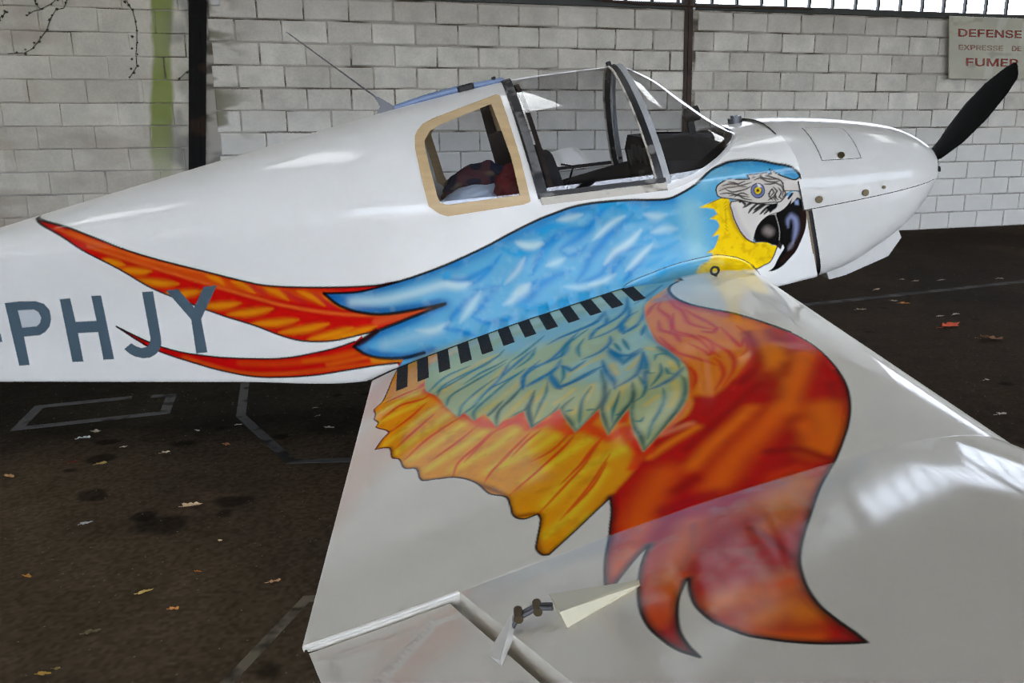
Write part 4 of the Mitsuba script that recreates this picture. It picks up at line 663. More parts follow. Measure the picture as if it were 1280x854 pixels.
WING_ART = [
('F',(0.86,0.282,0.004),[122,3,104,118,94,216,77,322,48,359,59,419,58,463,80,515,75,549,132,639,111,679,90,742,124,758,148,780,163,861,189,889,214,971,254,1002,276,1091,323,1117,375,1144,419,1185,455,1241,488,1319,532,1367,541,1420,546,1470,571,1502,609,1503,613,1533,594,1619,590,1646,602,1678,617,1687,647,1665,698,1627,747,1587,794,1550,786,1611,770,1672,739,1806,728,1878,723,1945,735,1954,772,1899,806,1854,835,1825,817,1866,798,1922,779,2007,771,2076,774,2139,786,2189,806,2243,833,2284,824,2241,821,2193,828,2142,844,2084,870,2032,875,2028,866,2080,864,2132,877,2196,894,2233,915,2272,938,2298,962,2323,997,2352,1033,2375,1056,2387,1052,2353,1045,2313,1039,2258,1043,2196,1058,2126,1074,2080,1104,2018,1158,1922,1216,1821,1284,1722,1345,1639,1403,1551,1452,1454,1491,1346,1514,1247,1530,1133,1535,1022,1519,887,1486,778,1422,609,1376,521,1329,422,1305,339,1296,266,1303,173,1330,120,1380,85,1365,-15,1201,-72,650,-33,355,-26],np.float64(0.0),np.float64(1.6),1,1),
('C',None,[122,3,104,118,94,216,77,322,48,359,59,419,58,463,80,515,75,549,132,639,111,679,90,742,124,758,148,780,163,861,189,889,214,971,254,1002,276,1091,323,1117,375,1144,419,1185,455,1241,488,1319,532,1367,541,1420,546,1470,571,1502,609,1503,613,1533,594,1619,590,1646,602,1678,617,1687,647,1665,698,1627,747,1587,794,1550,786,1611,770,1672,739,1806,728,1878,723,1945,735,1954,772,1899,806,1854,835,1825,817,1866,798,1922,779,2007,771,2076,774,2139,786,2189,806,2243,833,2284,824,2241,821,2193,828,2142,844,2084,870,2032,875,2028,866,2080,864,2132,877,2196,894,2233,915,2272,938,2298,962,2323,997,2352,1033,2375,1056,2387,1052,2353,1045,2313,1039,2258,1043,2196,1058,2126,1074,2080,1104,2018,1158,1922,1216,1821,1284,1722,1345,1639,1403,1551,1452,1454,1491,1346,1514,1247,1530,1133,1535,1022,1519,887,1486,778,1422,609,1376,521,1329,422,1305,339,1296,266,1303,173,1330,120,1380,85,1365,-15,1201,-72,650,-33,355,-26],np.float64(0.0),np.float64(1.6),1,1),
('F',(0.56,0.004,0.004),[1155,460,1092,764,1112,1007,1111,1195,1069,1277,1007,1309,964,1343,920,1397,869,1469,815,1523,781,1558,719,1799,693,2009,753,2320,840,2375,1066,2451,1556,1480,1694,905,1516,702,1382,401,1333,174,1267,238],np.float64(0.0),np.float64(11.6),1,1),
('F',(0.86,0.217,0.005),[1174,319,1224,250,1282,265,1297,397,1356,522,1398,645,1422,746,1409,888,1353,1009,1289,1106,1232,1152,1195,1188,1165,1207,1111,1165,1160,980,1155,847,1134,686,1122,565,1143,433],np.float64(0.0),np.float64(21.4),1,1),
('S',(0.86,0.217,0.004),[1399,672,1427,758,1424,884,1408,1012,1385,1119,1364,1184],np.float64(47.9),np.float64(61.5),0.95,0),
('S',(0.86,0.217,0.004),[1351,605,1360,759,1355,901,1333,992],np.float64(35.8),np.float64(46.1),0.95,0),
('S',(0.86,0.217,0.004),[1397,678,1419,728,1423,824],np.float64(28.2),np.float64(36.3),0.95,0),
('S',(0.86,0.217,0.004),[1471,1090,1415,1177,1369,1243,1334,1291],np.float64(28.8),np.float64(37.1),0.95,0),
('S',(0.708,0.009,0.004),[1232,288,1192,337,1156,411],np.float64(16.0),np.float64(17.0),0.85,1),
('S',(0.708,0.009,0.004),[1243,289,1214,359,1217,434,1223,493,1210,583,1189,645],np.float64(15.1),np.float64(16.1),0.85,1),
('S',(0.708,0.009,0.004),[1273,277,1271,393,1281,456,1267,600,1291,671,1326,732],np.float64(14.8),np.float64(15.8),0.85,1),
('S',(0.708,0.009,0.004),[1293,449,1306,550,1326,652,1330,719,1311,765],np.float64(14.2),np.float64(15.1),0.85,1),
('S',(0.708,0.009,0.004),[1182,489,1167,592,1185,641,1203,688,1235,731],np.float64(14.1),np.float64(15.0),0.85,1),
('S',(0.708,0.009,0.004),[1247,462,1214,570,1205,643,1238,719,1255,792,1257,878,1266,966],np.float64(13.3),np.float64(14.2),0.85,1),
('S',(0.708,0.009,0.004),[1147,653,1154,763,1166,842,1194,907,1221,968,1240,1021],np.float64(12.4),np.float64(13.2),0.85,1),
('S',(0.708,0.009,0.004),[1214,786,1235,860,1244,922,1268,887,1278,811,1262,739],np.float64(12.6),np.float64(13.5),0.85,1),
('S',(0.708,0.009,0.004),[1262,739,1278,811,1290,877,1301,941,1295,1014,1266,1088,1210,1168],np.float64(11.9),np.float64(12.7),0.85,1),
('S',(0.708,0.009,0.004),[1346,716,1345,836,1347,923,1381,865,1357,959,1322,997],np.float64(12.4),np.float64(13.3),0.85,1),
('S',(0.708,0.009,0.004),[1249,952,1251,1029,1230,1106,1182,1178],np.float64(11.0),np.float64(11.7),0.85,1),
('S',(0.708,0.009,0.004),[1166,973,1161,1053,1130,1128],np.float64(11.1),np.float64(11.8),0.85,1),
('S',(0.708,0.009,0.004),[1280,709,1307,747,1338,710],np.float64(13.4),np.float64(14.3),0.85,1),
('S',(0.708,0.009,0.004),[1201,656,1194,755],np.float64(13.4),np.float64(14.3),0.85,1),
('S',(0.708,0.009,0.004),[1395,741,1396,848,1371,970,1339,1048,1280,1121,1225,1210],np.float64(11.6),np.float64(12.4),0.85,1),
('S',(0.65,0.049,0.093),[1282,265,1297,397,1343,493,1391,605,1423,674],np.float64(30.3),np.float64(35.3),0.35,0),
('S',(0.269,0.248,0.255),[1300,196,1278,282,1242,268],np.float64(56.7),np.float64(45.3),0.6,0),
('S',(0.415,0.004,0.004),[1404,825,1378,975,1357,1062,1316,1126,1261,1174],np.float64(23.8),np.float64(30.6),0.85,0),
('S',(0.415,0.004,0.004),[1467,853,1451,1001,1428,1115,1389,1203],np.float64(34.8),np.float64(44.8),0.85,0),
('S',(0.415,0.004,0.004),[1338,1182,1259,1603,1181,1725],np.float64(49.9),np.float64(64.1),0.85,0),
('S',(0.415,0.004,0.004),[1461,1329,1433,1428],np.float64(30.7),np.float64(39.4),0.85,0),
('S',(0.415,0.004,0.004),[1026,1446,1156,1342,1301,1218],np.float64(21.7),np.float64(27.9),0.85,0),
('S',(0.86,0.16,0.004),[1013,1536,1084,1467,1170,1398,1228,1345],np.float64(28.3),np.float64(36.4),0.95,0),
('S',(0.86,0.127,0.004),[1038,1650,1117,1556,1205,1480,1295,1393],np.float64(46.0),np.float64(59.1),0.95,0),
('S',(0.86,0.197,0.004),[929,1425,997,1390,1072,1358],np.float64(18.8),np.float64(24.2),0.95,0),
('S',(0.811,0.105,0.004),[838,1684,885,1606,939,1535],np.float64(50.5),np.float64(64.9),0.95,0),
('S',(0.811,0.119,0.004),[750,1881,794,1806,841,1723],np.float64(33.6),np.float64(43.3),0.95,0),
('S',(0.833,0.143,0.004),[807,2108,849,2000,897,1898,944,1790],np.float64(42.7),np.float64(54.9),0.95,0),
('S',(0.811,0.078,0.004),[782,2143,807,2088],np.float64(25.1),np.float64(32.2),0.95,0),
('S',(0.86,0.238,0.004),[1082,1890,1124,1840,1183,1781],np.float64(69.6),np.float64(89.4),0.95,0),
('S',(0.833,0.16,0.004),[1302,1625,1348,1562,1379,1451],np.float64(53.0),np.float64(68.2),0.95,0),
('S',(0.811,0.127,0.004),[1311,1508,1302,1599],np.float64(30.1),np.float64(38.8),0.95,0),
('S',(0.855,0.152,0.004),[1308,1400,1386,1269,1486,1096],np.float64(34.7),np.float64(44.6),0.95,0),
('S',(0.86,0.217,0.004),[1425,985,1406,1084],np.float64(37.5),np.float64(48.2),0.95,0),
('S',(0.855,0.178,0.004),[908,2146,976,2160,1027,2160],np.float64(45.3),np.float64(58.2),0.95,0),
('S',(0.86,0.207,0.004),[953,2240,997,2230,1015,2267],np.float64(41.1),np.float64(52.8),0.95,0),
('S',(0.855,0.127,0.004),[890,2236,949,2300,1002,2336],np.float64(18.3),np.float64(23.5),0.95,0),
('S',(0.65,0.029,0.004),[1164,1683,1220,1683,1244,1735],np.float64(23.6),np.float64(30.4),0.95,0),
('S',(0.855,0.098,0.004),[1004,2143,1042,2153],np.float64(26.8),np.float64(34.5),0.95,0),
('S',(0.46,0.004,0.011),[902,1683,973,1675,1017,1681],np.float64(27.3),np.float64(35.1),0.8,0),
('S',(0.46,0.004,0.021),[946,1941,1002,1886,1047,1872],np.float64(51.8),np.float64(66.6),0.85,0),
('S',(0.577,0.025,0.032),[894,1992,935,1981,987,2001,1026,2078],np.float64(24.8),np.float64(31.9),0.7,0),
('S',(0.331,0.004,0.005),[1037,1904,1050,1982,1063,2076],np.float64(11.1),np.float64(14.3),0.8,0),
('S',(0.56,0.112,0.065),[941,1802,918,1892,878,1979],np.float64(12.2),np.float64(15.6),0.6,0),
('S',(0.386,0.004,0.004),[954,1617,995,1598],np.float64(25.3),np.float64(32.5),0.8,0),
('S',(0.476,0.004,0.005),[1045,1699,1095,1686],np.float64(27.0),np.float64(34.7),0.6,0),
('S',(0.331,0.004,0.004),[1192,1579,1253,1605,1290,1679],np.float64(20.5),np.float64(20.5),0.8,0),
('I',None,[64,-319,25,400,73,835,500,1421,566,1677,640,1730,800,1544,869,1469,914,1365,873,1231,817,1133,584,883,358,551,252,216],np.float64(0.0),np.float64(17.6),1,1),
('F',(0.86,0.356,0.004),[64,-319,25,400,73,835,500,1421,566,1677,640,1730,800,1544,869,1469,914,1365,873,1231,817,1133,584,883,358,551,252,216],np.float64(0.0),np.float64(21.1),0.8,1),
('S',(0.86,0.583,0.017),[95,334,165,332,252,329],np.float64(18.8),np.float64(22.5),0.9,0),
('S',(0.86,0.583,0.017),[73,418,158,393,243,375],np.float64(20.8),np.float64(25.0),0.9,0),
('S',(0.86,0.583,0.017),[93,512,176,498,258,481],np.float64(24.8),np.float64(29.8),0.9,0),
('S',(0.86,0.583,0.017),[119,738,212,660,305,584],np.float64(22.9),np.float64(27.5),0.9,0),
('S',(0.86,0.583,0.017),[172,831,268,760,364,682],np.float64(28.2),np.float64(33.8),0.9,0),
('S',(0.86,0.583,0.017),[236,928,340,859,429,793],np.float64(26.9),np.float64(32.2),0.9,0),
('S',(0.86,0.583,0.017),[301,1031,407,972,489,917],np.float64(27.2),np.float64(32.7),0.9,0),
('S',(0.86,0.583,0.017),[388,1094,506,1059,607,983],np.float64(29.7),np.float64(35.6),0.9,0),
('S',(0.86,0.583,0.017),[491,1187,581,1134,660,1085],np.float64(24.5),np.float64(29.4),0.9,0),
('S',(0.86,0.583,0.017),[535,1186,626,1168,718,1120],np.float64(27.7),np.float64(33.2),0.9,0),
('S',(0.86,0.583,0.017),[600,1315,694,1271,788,1221],np.float64(27.7),np.float64(33.2),0.9,0),
('S',(0.86,0.583,0.017),[642,1468,760,1368,875,1340],np.float64(32.8),np.float64(39.4),0.9,0),
('S',(0.86,0.583,0.017),[619,1604,700,1549,798,1424],np.float64(24.5),np.float64(29.4),0.9,0),
('S',(0.86,0.583,0.017),[617,1729,665,1665,731,1592],np.float64(19.9),np.float64(23.9),0.9,0),
('S',(0.811,0.044,0.004),[78,344,165,332,252,329],np.float64(13.9),np.float64(15.0),0.95,1),
('S',(0.811,0.044,0.004),[87,507,160,434,257,454,295,422],np.float64(13.1),np.float64(14.1),0.95,1),
('S',(0.811,0.044,0.004),[133,651,208,587,270,504],np.float64(12.4),np.float64(13.4),0.95,1),
('S',(0.811,0.044,0.004),[170,799,231,720,306,633],np.float64(11.5),np.float64(12.4),0.95,1),
('S',(0.811,0.044,0.004),[211,909,280,822,374,759,420,741],np.float64(11.0),np.float64(11.8),0.95,1),
('S',(0.811,0.044,0.004),[296,991,389,927,462,863],np.float64(10.4),np.float64(11.2),0.95,1),
('S',(0.811,0.044,0.004),[415,1079,491,980,540,929],np.float64(10.0),np.float64(10.7),0.95,1),
('S',(0.811,0.044,0.004),[523,1160,574,1111,633,1044],np.float64(9.3),np.float64(10.0),0.95,1),
('S',(0.811,0.044,0.004),[521,954,608,922],np.float64(10.3),np.float64(11.1),0.95,1),
('S',(0.811,0.044,0.004),[563,1155,620,1091,669,1053],np.float64(9.3),np.float64(10.0),0.95,1),
('S',(0.811,0.044,0.004),[616,1229,686,1204,745,1142],np.float64(8.8),np.float64(9.5),0.95,1),
('S',(0.811,0.044,0.004),[658,1269,714,1217,759,1162],np.float64(8.7),np.float64(9.4),0.95,1),
('S',(0.811,0.044,0.004),[749,1337,795,1279,841,1226],np.float64(8.4),np.float64(9.1),0.95,1),
('S',(0.811,0.044,0.004),[682,1406,761,1330,821,1258],np.float64(8.1),np.float64(8.7),0.95,1),
('S',(0.811,0.044,0.004),[660,1567,751,1467,834,1342],np.float64(7.4),np.float64(8.0),0.95,1),
('S',(0.811,0.044,0.004),[609,1506,685,1428,765,1342,801,1271],np.float64(7.8),np.float64(8.4),0.95,1),
('S',(0.811,0.044,0.004),[544,1362,632,1291,720,1209],np.float64(8.4),np.float64(9.0),0.95,1),
('S',(0.811,0.044,0.004),[684,1547,761,1471,818,1381],np.float64(7.4),np.float64(7.9),0.95,1),
('S',(0.811,0.044,0.004),[376,1152,396,1067,457,1007,514,937],np.float64(9.7),np.float64(10.4),0.95,1),
('S',(0.811,0.044,0.004),[474,1246,501,1195,566,1131],np.float64(8.9),np.float64(9.5),0.95,1),
('N',(0.56,0.127,0.004),[30.0,1.0,1.0,0.5,0.8,0.0],0.25),
('C',None,[122,3,104,118,94,216,77,322,48,359,59,419,58,463,80,515,75,549,132,639,111,679,90,742,124,758,148,780,163,861,189,889,214,971,254,1002,276,1091,323,1117,375,1144,419,1185,455,1241,488,1319,532,1367,541,1420,546,1470,571,1502,609,1503,613,1533,594,1619,590,1646,602,1678,617,1687,647,1665,698,1627,747,1587,794,1550,786,1611,770,1672,739,1806,728,1878,723,1945,735,1954,772,1899,806,1854,835,1825,817,1866,798,1922,779,2007,771,2076,774,2139,786,2189,806,2243,833,2284,824,2241,821,2193,828,2142,844,2084,870,2032,875,2028,866,2080,864,2132,877,2196,894,2233,915,2272,938,2298,962,2323,997,2352,1033,2375,1056,2387,1052,2353,1045,2313,1039,2258,1043,2196,1058,2126,1074,2080,1104,2018,1158,1922,1216,1821,1284,1722,1345,1639,1403,1551,1452,1454,1491,1346,1514,1247,1530,1133,1535,1022,1519,887,1486,778,1422,609,1376,521,1329,422,1305,339,1296,266,1303,173,1330,120,1380,85,1365,-15,1201,-72,650,-33,355,-26],np.float64(0.0),np.float64(1.6),1,1),
('S',(0.833,0.021,0.005),[271,374,347,533,395,674,449,788,514,896,583,922,624,891],np.float64(48.0),np.float64(38.4),0.85,0),
('S',(0.833,0.021,0.005),[252,315,292,294],np.float64(43.2),np.float64(34.6),0.85,0),
('S',(0.833,0.021,0.005),[606,941,646,1015,704,1021,746,1133,798,1136,822,1192,852,1253,897,1233,905,1311,925,1393],np.float64(44.7),np.float64(35.8),0.85,0),
('S',(0.833,0.021,0.005),[723,975,732,1044],np.float64(37.8),np.float64(30.2),0.85,0),
('S',(0.833,0.021,0.005),[815,1111,841,1082],np.float64(35.8),np.float64(28.6),0.85,0),
('S',(0.833,0.021,0.005),[904,1181,925,1140],np.float64(31.1),np.float64(24.9),0.85,0),
('S',(0.833,0.021,0.005),[909,1331,903,1393,875,1450],np.float64(29.9),np.float64(23.9),0.85,0),
('S',(0.86,0.049,0.004),[623,1016,685,986],np.float64(15.2),np.float64(15.2),0.6,0),
('S',(0.86,0.049,0.004),[758,1142,811,1107],np.float64(14.1),np.float64(14.1),0.6,0),
('S',(0.86,0.248,0.093),[979,1332,1019,1328,1066,1327],np.float64(18.7),np.float64(18.7),0.8,0),
('S',(0.855,0.16,0.106),[996,1327,1053,1261,1093,1205],np.float64(13.0),np.float64(13.0),0.6,0),
('F',(0.43,0.501,0.235),[264,373,313,478,351,607,396,738,419,717,453,811,493,787,529,924,556,891,584,889,626,880,637,1024,683,990,741,955,746,1030,763,1151,804,1106,854,1052,847,1146,848,1236,888,1178,935,1118,919,1257,917,1391,953,1354,996,1306,1055,1243,1100,1175,1137,1061,1157,953,1144,811,1125,686,1133,556,1153,376,1190,258,1287,157,1363,70,1337,-45,1090,-60,794,-14,502,-14,301,42,268,159],np.float64(0.0),np.float64(6.6),1,1),
('I',None,[264,373,313,478,351,607,396,738,419,717,453,811,493,787,529,924,556,891,584,889,626,880,637,1024,683,990,741,955,746,1030,763,1151,804,1106,854,1052,847,1146,848,1236,888,1178,935,1118,919,1257,917,1391,953,1354,996,1306,1055,1243,1100,1175,1137,1061,1157,953,1144,811,1125,686,1133,556,1153,376,1190,258,1287,157,1363,70,1337,-45,1090,-60,794,-14,502,-14,301,42,268,159],np.float64(0.0),np.float64(6.6),1,1),
('S',(0.193,0.485,0.592),[1341,77,1182,177,1033,246,901,235,764,260,663,257],np.float64(191.4),np.float64(146.4),0.8,0),
('S',(0.331,0.6,0.624),[1089,588,946,859,860,707],np.float64(132.1),np.float64(114.5),0.6,0),
('S',(0.56,0.6,0.43),[355,39,644,53,927,61,1171,67],np.float64(82.9),np.float64(53.3),0.75,0),
('S',(0.65,0.517,0.106),[346,441,425,377,542,313],np.float64(31.1),np.float64(28.0),0.75,0),
('S',(0.65,0.517,0.106),[422,625,503,559,578,466],np.float64(33.7),np.float64(30.3),0.75,0),
('S',(0.65,0.517,0.106),[469,783,553,717,636,630],np.float64(35.3),np.float64(31.8),0.75,0),
('S',(0.65,0.517,0.106),[552,896,605,820,661,752],np.float64(29.2),np.float64(26.3),0.75,0),
('S',(0.65,0.517,0.106),[380,362,484,301,566,290],np.float64(32.2),np.float64(29.0),0.75,0),
('S',(0.65,0.517,0.106),[649,976,687,878],np.float64(27.8),np.float64(25.0),0.75,0),
('S',(0.65,0.517,0.106),[668,839,704,777,729,726],np.float64(25.5),np.float64(22.9),0.75,0),
('S',(0.65,0.517,0.106),[732,905,768,880,801,849],np.float64(20.3),np.float64(18.3),0.75,0),
('S',(0.65,0.517,0.106),[776,1019,816,966,864,869],np.float64(27.4),np.float64(24.7),0.75,0),
('S',(0.65,0.517,0.106),[869,1074,914,1027,956,950],np.float64(26.3),np.float64(23.7),0.75,0),
('S',(0.65,0.517,0.106),[952,758,949,846],np.float64(29.5),np.float64(26.6),0.75,0),
('S',(0.65,0.517,0.106),[994,836,1052,770],np.float64(25.3),np.float64(22.8),0.75,0),
('S',(0.65,0.517,0.106),[1098,1016,1084,1116,1048,1189],np.float64(24.8),np.float64(22.4),0.75,0),
('S',(0.65,0.517,0.106),[987,1129,1028,1101],np.float64(21.2),np.float64(19.1),0.75,0),
('S',(0.65,0.517,0.106),[795,721,871,684,935,660],np.float64(22.4),np.float64(20.2),0.75,0),
('S',(0.65,0.517,0.106),[1122,888,1127,956],np.float64(20.0),np.float64(18.0),0.75,0),
('S',(0.65,0.517,0.106),[1084,717,1101,747],np.float64(21.9),np.float64(19.8),0.75,0),
('S',(0.004,0.098,0.093),[643,841,641,970,641,1011,704,980,743,926],np.float64(11.8),np.float64(13.7),0.92,1),
('S',(0.004,0.187,0.198),[649,977,683,875,710,806,725,722],np.float64(10.3),np.float64(12.0),0.92,1),
('S',(0.004,0.098,0.093),[767,1140,756,1064,740,989,749,953,792,912],np.float64(14.1),np.float64(16.4),0.92,1),
('S',(0.004,0.098,0.093),[767,1140,807,1104,846,1056,879,997,899,899,910,773],np.float64(14.3),np.float64(16.5),0.92,1),
('S',(0.004,0.187,0.198),[780,1122,799,1017,819,946,858,876],np.float64(10.5),np.float64(12.2),0.92,1),
('S',(0.004,0.187,0.198),[753,989,779,1000],np.float64(8.6),np.float64(10.0),0.92,1),
('S',(0.004,0.187,0.198),[815,1030,843,1048],np.float64(8.4),np.float64(9.7),0.92,1),
('S',(0.004,0.098,0.093),[853,1226,856,1144,860,1067,883,1001,911,946],np.float64(13.6),np.float64(15.7),0.92,1),
('S',(0.004,0.098,0.093),[853,1226,886,1167,921,1117,959,1064,983,950],np.float64(13.3),np.float64(15.5),0.92,1),
('S',(0.004,0.187,0.198),[873,1167,892,1093,917,1030,935,978],np.float64(9.1),np.float64(10.6),0.92,1),
('S',(0.004,0.187,0.198),[889,1130,914,1131],np.float64(7.0),np.float64(8.1),0.92,1),
('S',(0.004,0.098,0.093),[922,1383,929,1311,922,1233,931,1164,958,1085],np.float64(14.1),np.float64(16.3),0.92,1),
('S',(0.004,0.098,0.093),[922,1383,960,1344,1005,1290,1060,1219,1100,1149,1125,1061,1125,1015],np.float64(14.2),np.float64(16.5),0.92,1),
('S',(0.004,0.187,0.198),[944,1331,974,1256,1014,1192,1044,1124,1056,1060],np.float64(11.0),np.float64(12.8),0.92,1),
('S',(0.004,0.187,0.198),[932,1204,950,1218,962,1199],np.float64(8.4),np.float64(9.8),0.92,1),
('S',(0.004,0.187,0.198),[958,1085,988,1068,1011,1010,1010,914],np.float64(10.3),np.float64(12.0),0.92,1),
('S',(0.004,0.16,0.308),[1017,1038,1053,1035,1104,1009,1148,962],np.float64(15.1),np.float64(17.5),0.92,1),
('S',(0.004,0.098,0.093),[1118,735,1143,827,1160,920],np.float64(20.9),np.float64(24.3),0.92,1),
('S',(0.004,0.16,0.308),[1012,1022,1027,941,1052,851,1063,740],np.float64(15.2),np.float64(17.6),0.92,1),
('S',(0.004,0.187,0.198),[1026,1022,1058,981,1081,941,1093,875],np.float64(9.8),np.float64(11.4),0.92,1),
('S',(0.004,0.187,0.198),[1100,920,1097,967,1109,990],np.float64(9.8),np.float64(11.3),0.92,1),
('S',(0.004,0.187,0.198),[1083,840,1098,799,1128,813,1144,894,1135,963],np.float64(10.3),np.float64(11.9),0.92,1),
('S',(0.004,0.187,0.198),[1055,840,1041,917,1060,934],np.float64(10.1),np.float64(11.7),0.92,1),
('S',(0.004,0.16,0.308),[923,956,931,891,923,784,929,696],np.float64(15.6),np.float64(18.1),0.92,1),
('S',(0.004,0.16,0.308),[925,946,970,927,1015,893,1048,807,1067,744],np.float64(15.4),np.float64(17.8),0.92,1),
('S',(0.004,0.16,0.308),[987,777,984,720,962,627],np.float64(22.2),np.float64(25.7),0.92,1),
('S',(0.004,0.16,0.308),[985,788,1017,751,1069,717],np.float64(21.7),np.float64(25.1),0.92,1),
('S',(0.004,0.16,0.308),[762,816,744,727,748,652,779,612],np.float64(16.6),np.float64(19.3),0.92,1),
('S',(0.004,0.16,0.308),[764,805,810,785,868,761,925,746],np.float64(16.0),np.float64(18.6),0.92,1),
('S',(0.004,0.16,0.308),[657,699,710,671,766,628,796,557],np.float64(17.3),np.float64(20.0),0.92,1),
('S',(0.004,0.16,0.308),[671,539,735,542,806,522,845,436],np.float64(18.4),np.float64(21.3),0.92,1),
('S',(0.004,0.187,0.198),[793,625,786,713,770,762],np.float64(11.1),np.float64(12.9),0.92,1),
('S',(0.004,0.187,0.198),[424,380,493,345,563,308,595,260],np.float64(13.4),np.float64(15.5),0.92,1),
('S',(0.004,0.187,0.198),[422,461,490,415,559,395,599,375],np.float64(14.0),np.float64(16.2),0.92,1),
('S',(0.004,0.16,0.308),[461,664,516,601,562,538,608,413],np.float64(14.4),np.float64(16.7),0.92,1),
('S',(0.004,0.16,0.308),[511,597,597,571,657,545],np.float64(11.9),np.float64(13.8),0.92,1),
('S',(0.004,0.187,0.198),[608,413,661,374,724,307,763,261],np.float64(13.2),np.float64(15.4),0.92,1),
('S',(0.004,0.16,0.308),[638,712,653,596,699,556,765,532],np.float64(12.9),np.float64(15.0),0.92,1),
('S',(0.004,0.16,0.308),[645,693,709,661,752,646],np.float64(12.5),np.float64(14.5),0.92,1),
('S',(0.004,0.187,0.198),[624,499,688,445,720,352],np.float64(12.6),np.float64(14.6),0.92,1),
('S',(0.004,0.16,0.308),[678,551,743,540,804,479,846,411,895,343],np.float64(14.9),np.float64(17.3),0.92,1),
('S',(0.004,0.16,0.308),[768,367,822,338,892,323,974,302,1027,229],np.float64(16.2),np.float64(18.8),0.92,1),
('S',(0.004,0.187,0.198),[802,537,830,443,888,387,933,347],np.float64(12.7),np.float64(14.7),0.92,1),
('S',(0.004,0.187,0.198),[862,595,871,498,903,434],np.float64(12.3),np.float64(14.2),0.92,1),
('S',(0.004,0.16,0.308),[921,452,954,386,1005,352,1024,245],np.float64(15.7),np.float64(18.3),0.92,1),
('S',(0.004,0.16,0.308),[920,459,986,452,1060,410,1107,317,1119,232],np.float64(15.6),np.float64(18.1),0.92,1),
('S',(0.004,0.16,0.308),[867,628,930,616,982,560,995,493],np.float64(14.4),np.float64(16.7),0.92,1),
('S',(0.004,0.16,0.308),[1044,512,1057,425],np.float64(18.7),np.float64(21.7),0.92,1),
('S',(0.004,0.16,0.308),[1044,512,1117,470],np.float64(16.1),np.float64(18.7),0.92,1),
('S',(0.004,0.16,0.308),[966,591,986,699,1019,730,1065,703],np.float64(13.5),np.float64(15.7),0.92,1),
('S',(0.004,0.187,0.198),[995,574,1001,671],np.float64(10.5),np.float64(12.2),0.92,1),
('S',(0.004,0.187,0.198),[1029,561,1029,683],np.float64(10.5),np.float64(12.2),0.92,1),
('S',(0.004,0.16,0.308),[787,610,817,693,874,649],np.float64(14.9),np.float64(17.3),0.92,1),
('S',(0.004,0.16,0.308),[747,682,758,792,812,791,889,770],np.float64(14.0),np.float64(16.2),0.92,1),
('S',(0.004,0.187,0.198),[313,490,334,404,425,363,517,349,577,301],np.float64(14.2),np.float64(16.5),0.92,1),
('S',(0.004,0.187,0.198),[353,601,368,526,446,479,524,443,593,408],np.float64(13.5),np.float64(15.7),0.92,1),
('S',(0.004,0.187,0.198),[400,724,416,644,476,573,554,512],np.float64(12.9),np.float64(14.9),0.92,1),
('S',(0.004,0.187,0.198),[458,818,456,738,525,657,598,581,660,529],np.float64(13.6),np.float64(15.8),0.92,1),
('S',(0.004,0.098,0.093),[526,928,542,812,596,744,643,674],np.float64(12.7),np.float64(14.7),0.92,1),
('S',(0.004,0.098,0.093),[526,928,591,886,635,868,676,753],np.float64(12.3),np.float64(14.3),0.92,1),
('S',(0.004,0.098,0.093),[458,818,503,812,562,737],np.float64(12.7),np.float64(14.8),0.92,1),
('S',(0.004,0.187,0.198),[400,730,451,699,506,614],np.float64(11.3),np.float64(13.1),0.92,1),
('S',(0.004,0.098,0.093),[640,1020,637,903,667,792],np.float64(13.0),np.float64(15.1),0.92,1),
('S',(0.004,0.187,0.198),[278,407,345,315,450,297],np.float64(13.2),np.float64(15.4),0.92,1),
('S',(0.004,0.187,0.198),[301,441,380,404,471,363],np.float64(12.8),np.float64(14.8),0.92,1),
('S',(0.004,0.16,0.308),[635,705,656,581,722,501],np.float64(11.8),np.float64(13.7),0.92,1),
('S',(0.004,0.16,0.308),[563,535,635,448,708,367],np.float64(13.7),np.float64(15.9),0.92,1),
('S',(0.004,0.16,0.308),[825,338,898,325,975,292,1028,205],np.float64(15.0),np.float64(17.4),0.92,1),
('S',(0.004,0.16,0.308),[926,459,959,387,1054,331,1104,265,1140,125],np.float64(14.8),np.float64(17.1),0.92,1),
('S',(0.004,0.16,0.308),[1044,517,1047,436,1083,363,1140,329],np.float64(15.3),np.float64(17.8),0.92,1),
('S',(0.004,0.16,0.308),[1044,517,1111,458,1158,372,1187,279,1247,208],np.float64(15.7),np.float64(18.2),0.92,1),
('S',(0.004,0.16,0.308),[1146,236,1217,179,1298,90],np.float64(14.5),np.float64(16.8),0.92,1),
('S',(0.004,0.16,0.308),[1129,498,1095,589],np.float64(12.1),np.float64(14.1),0.92,1),
('S',(0.053,0.248,0.366),[1235,155,1179,324,1143,433,1119,578,1132,714,1165,881],np.float64(19.6),np.float64(19.6),0.55,0),
('N',(0.56,0.691,0.5),[18.0,1.0,1.0,0.5,0.85,0.0],0.18),
('U',),
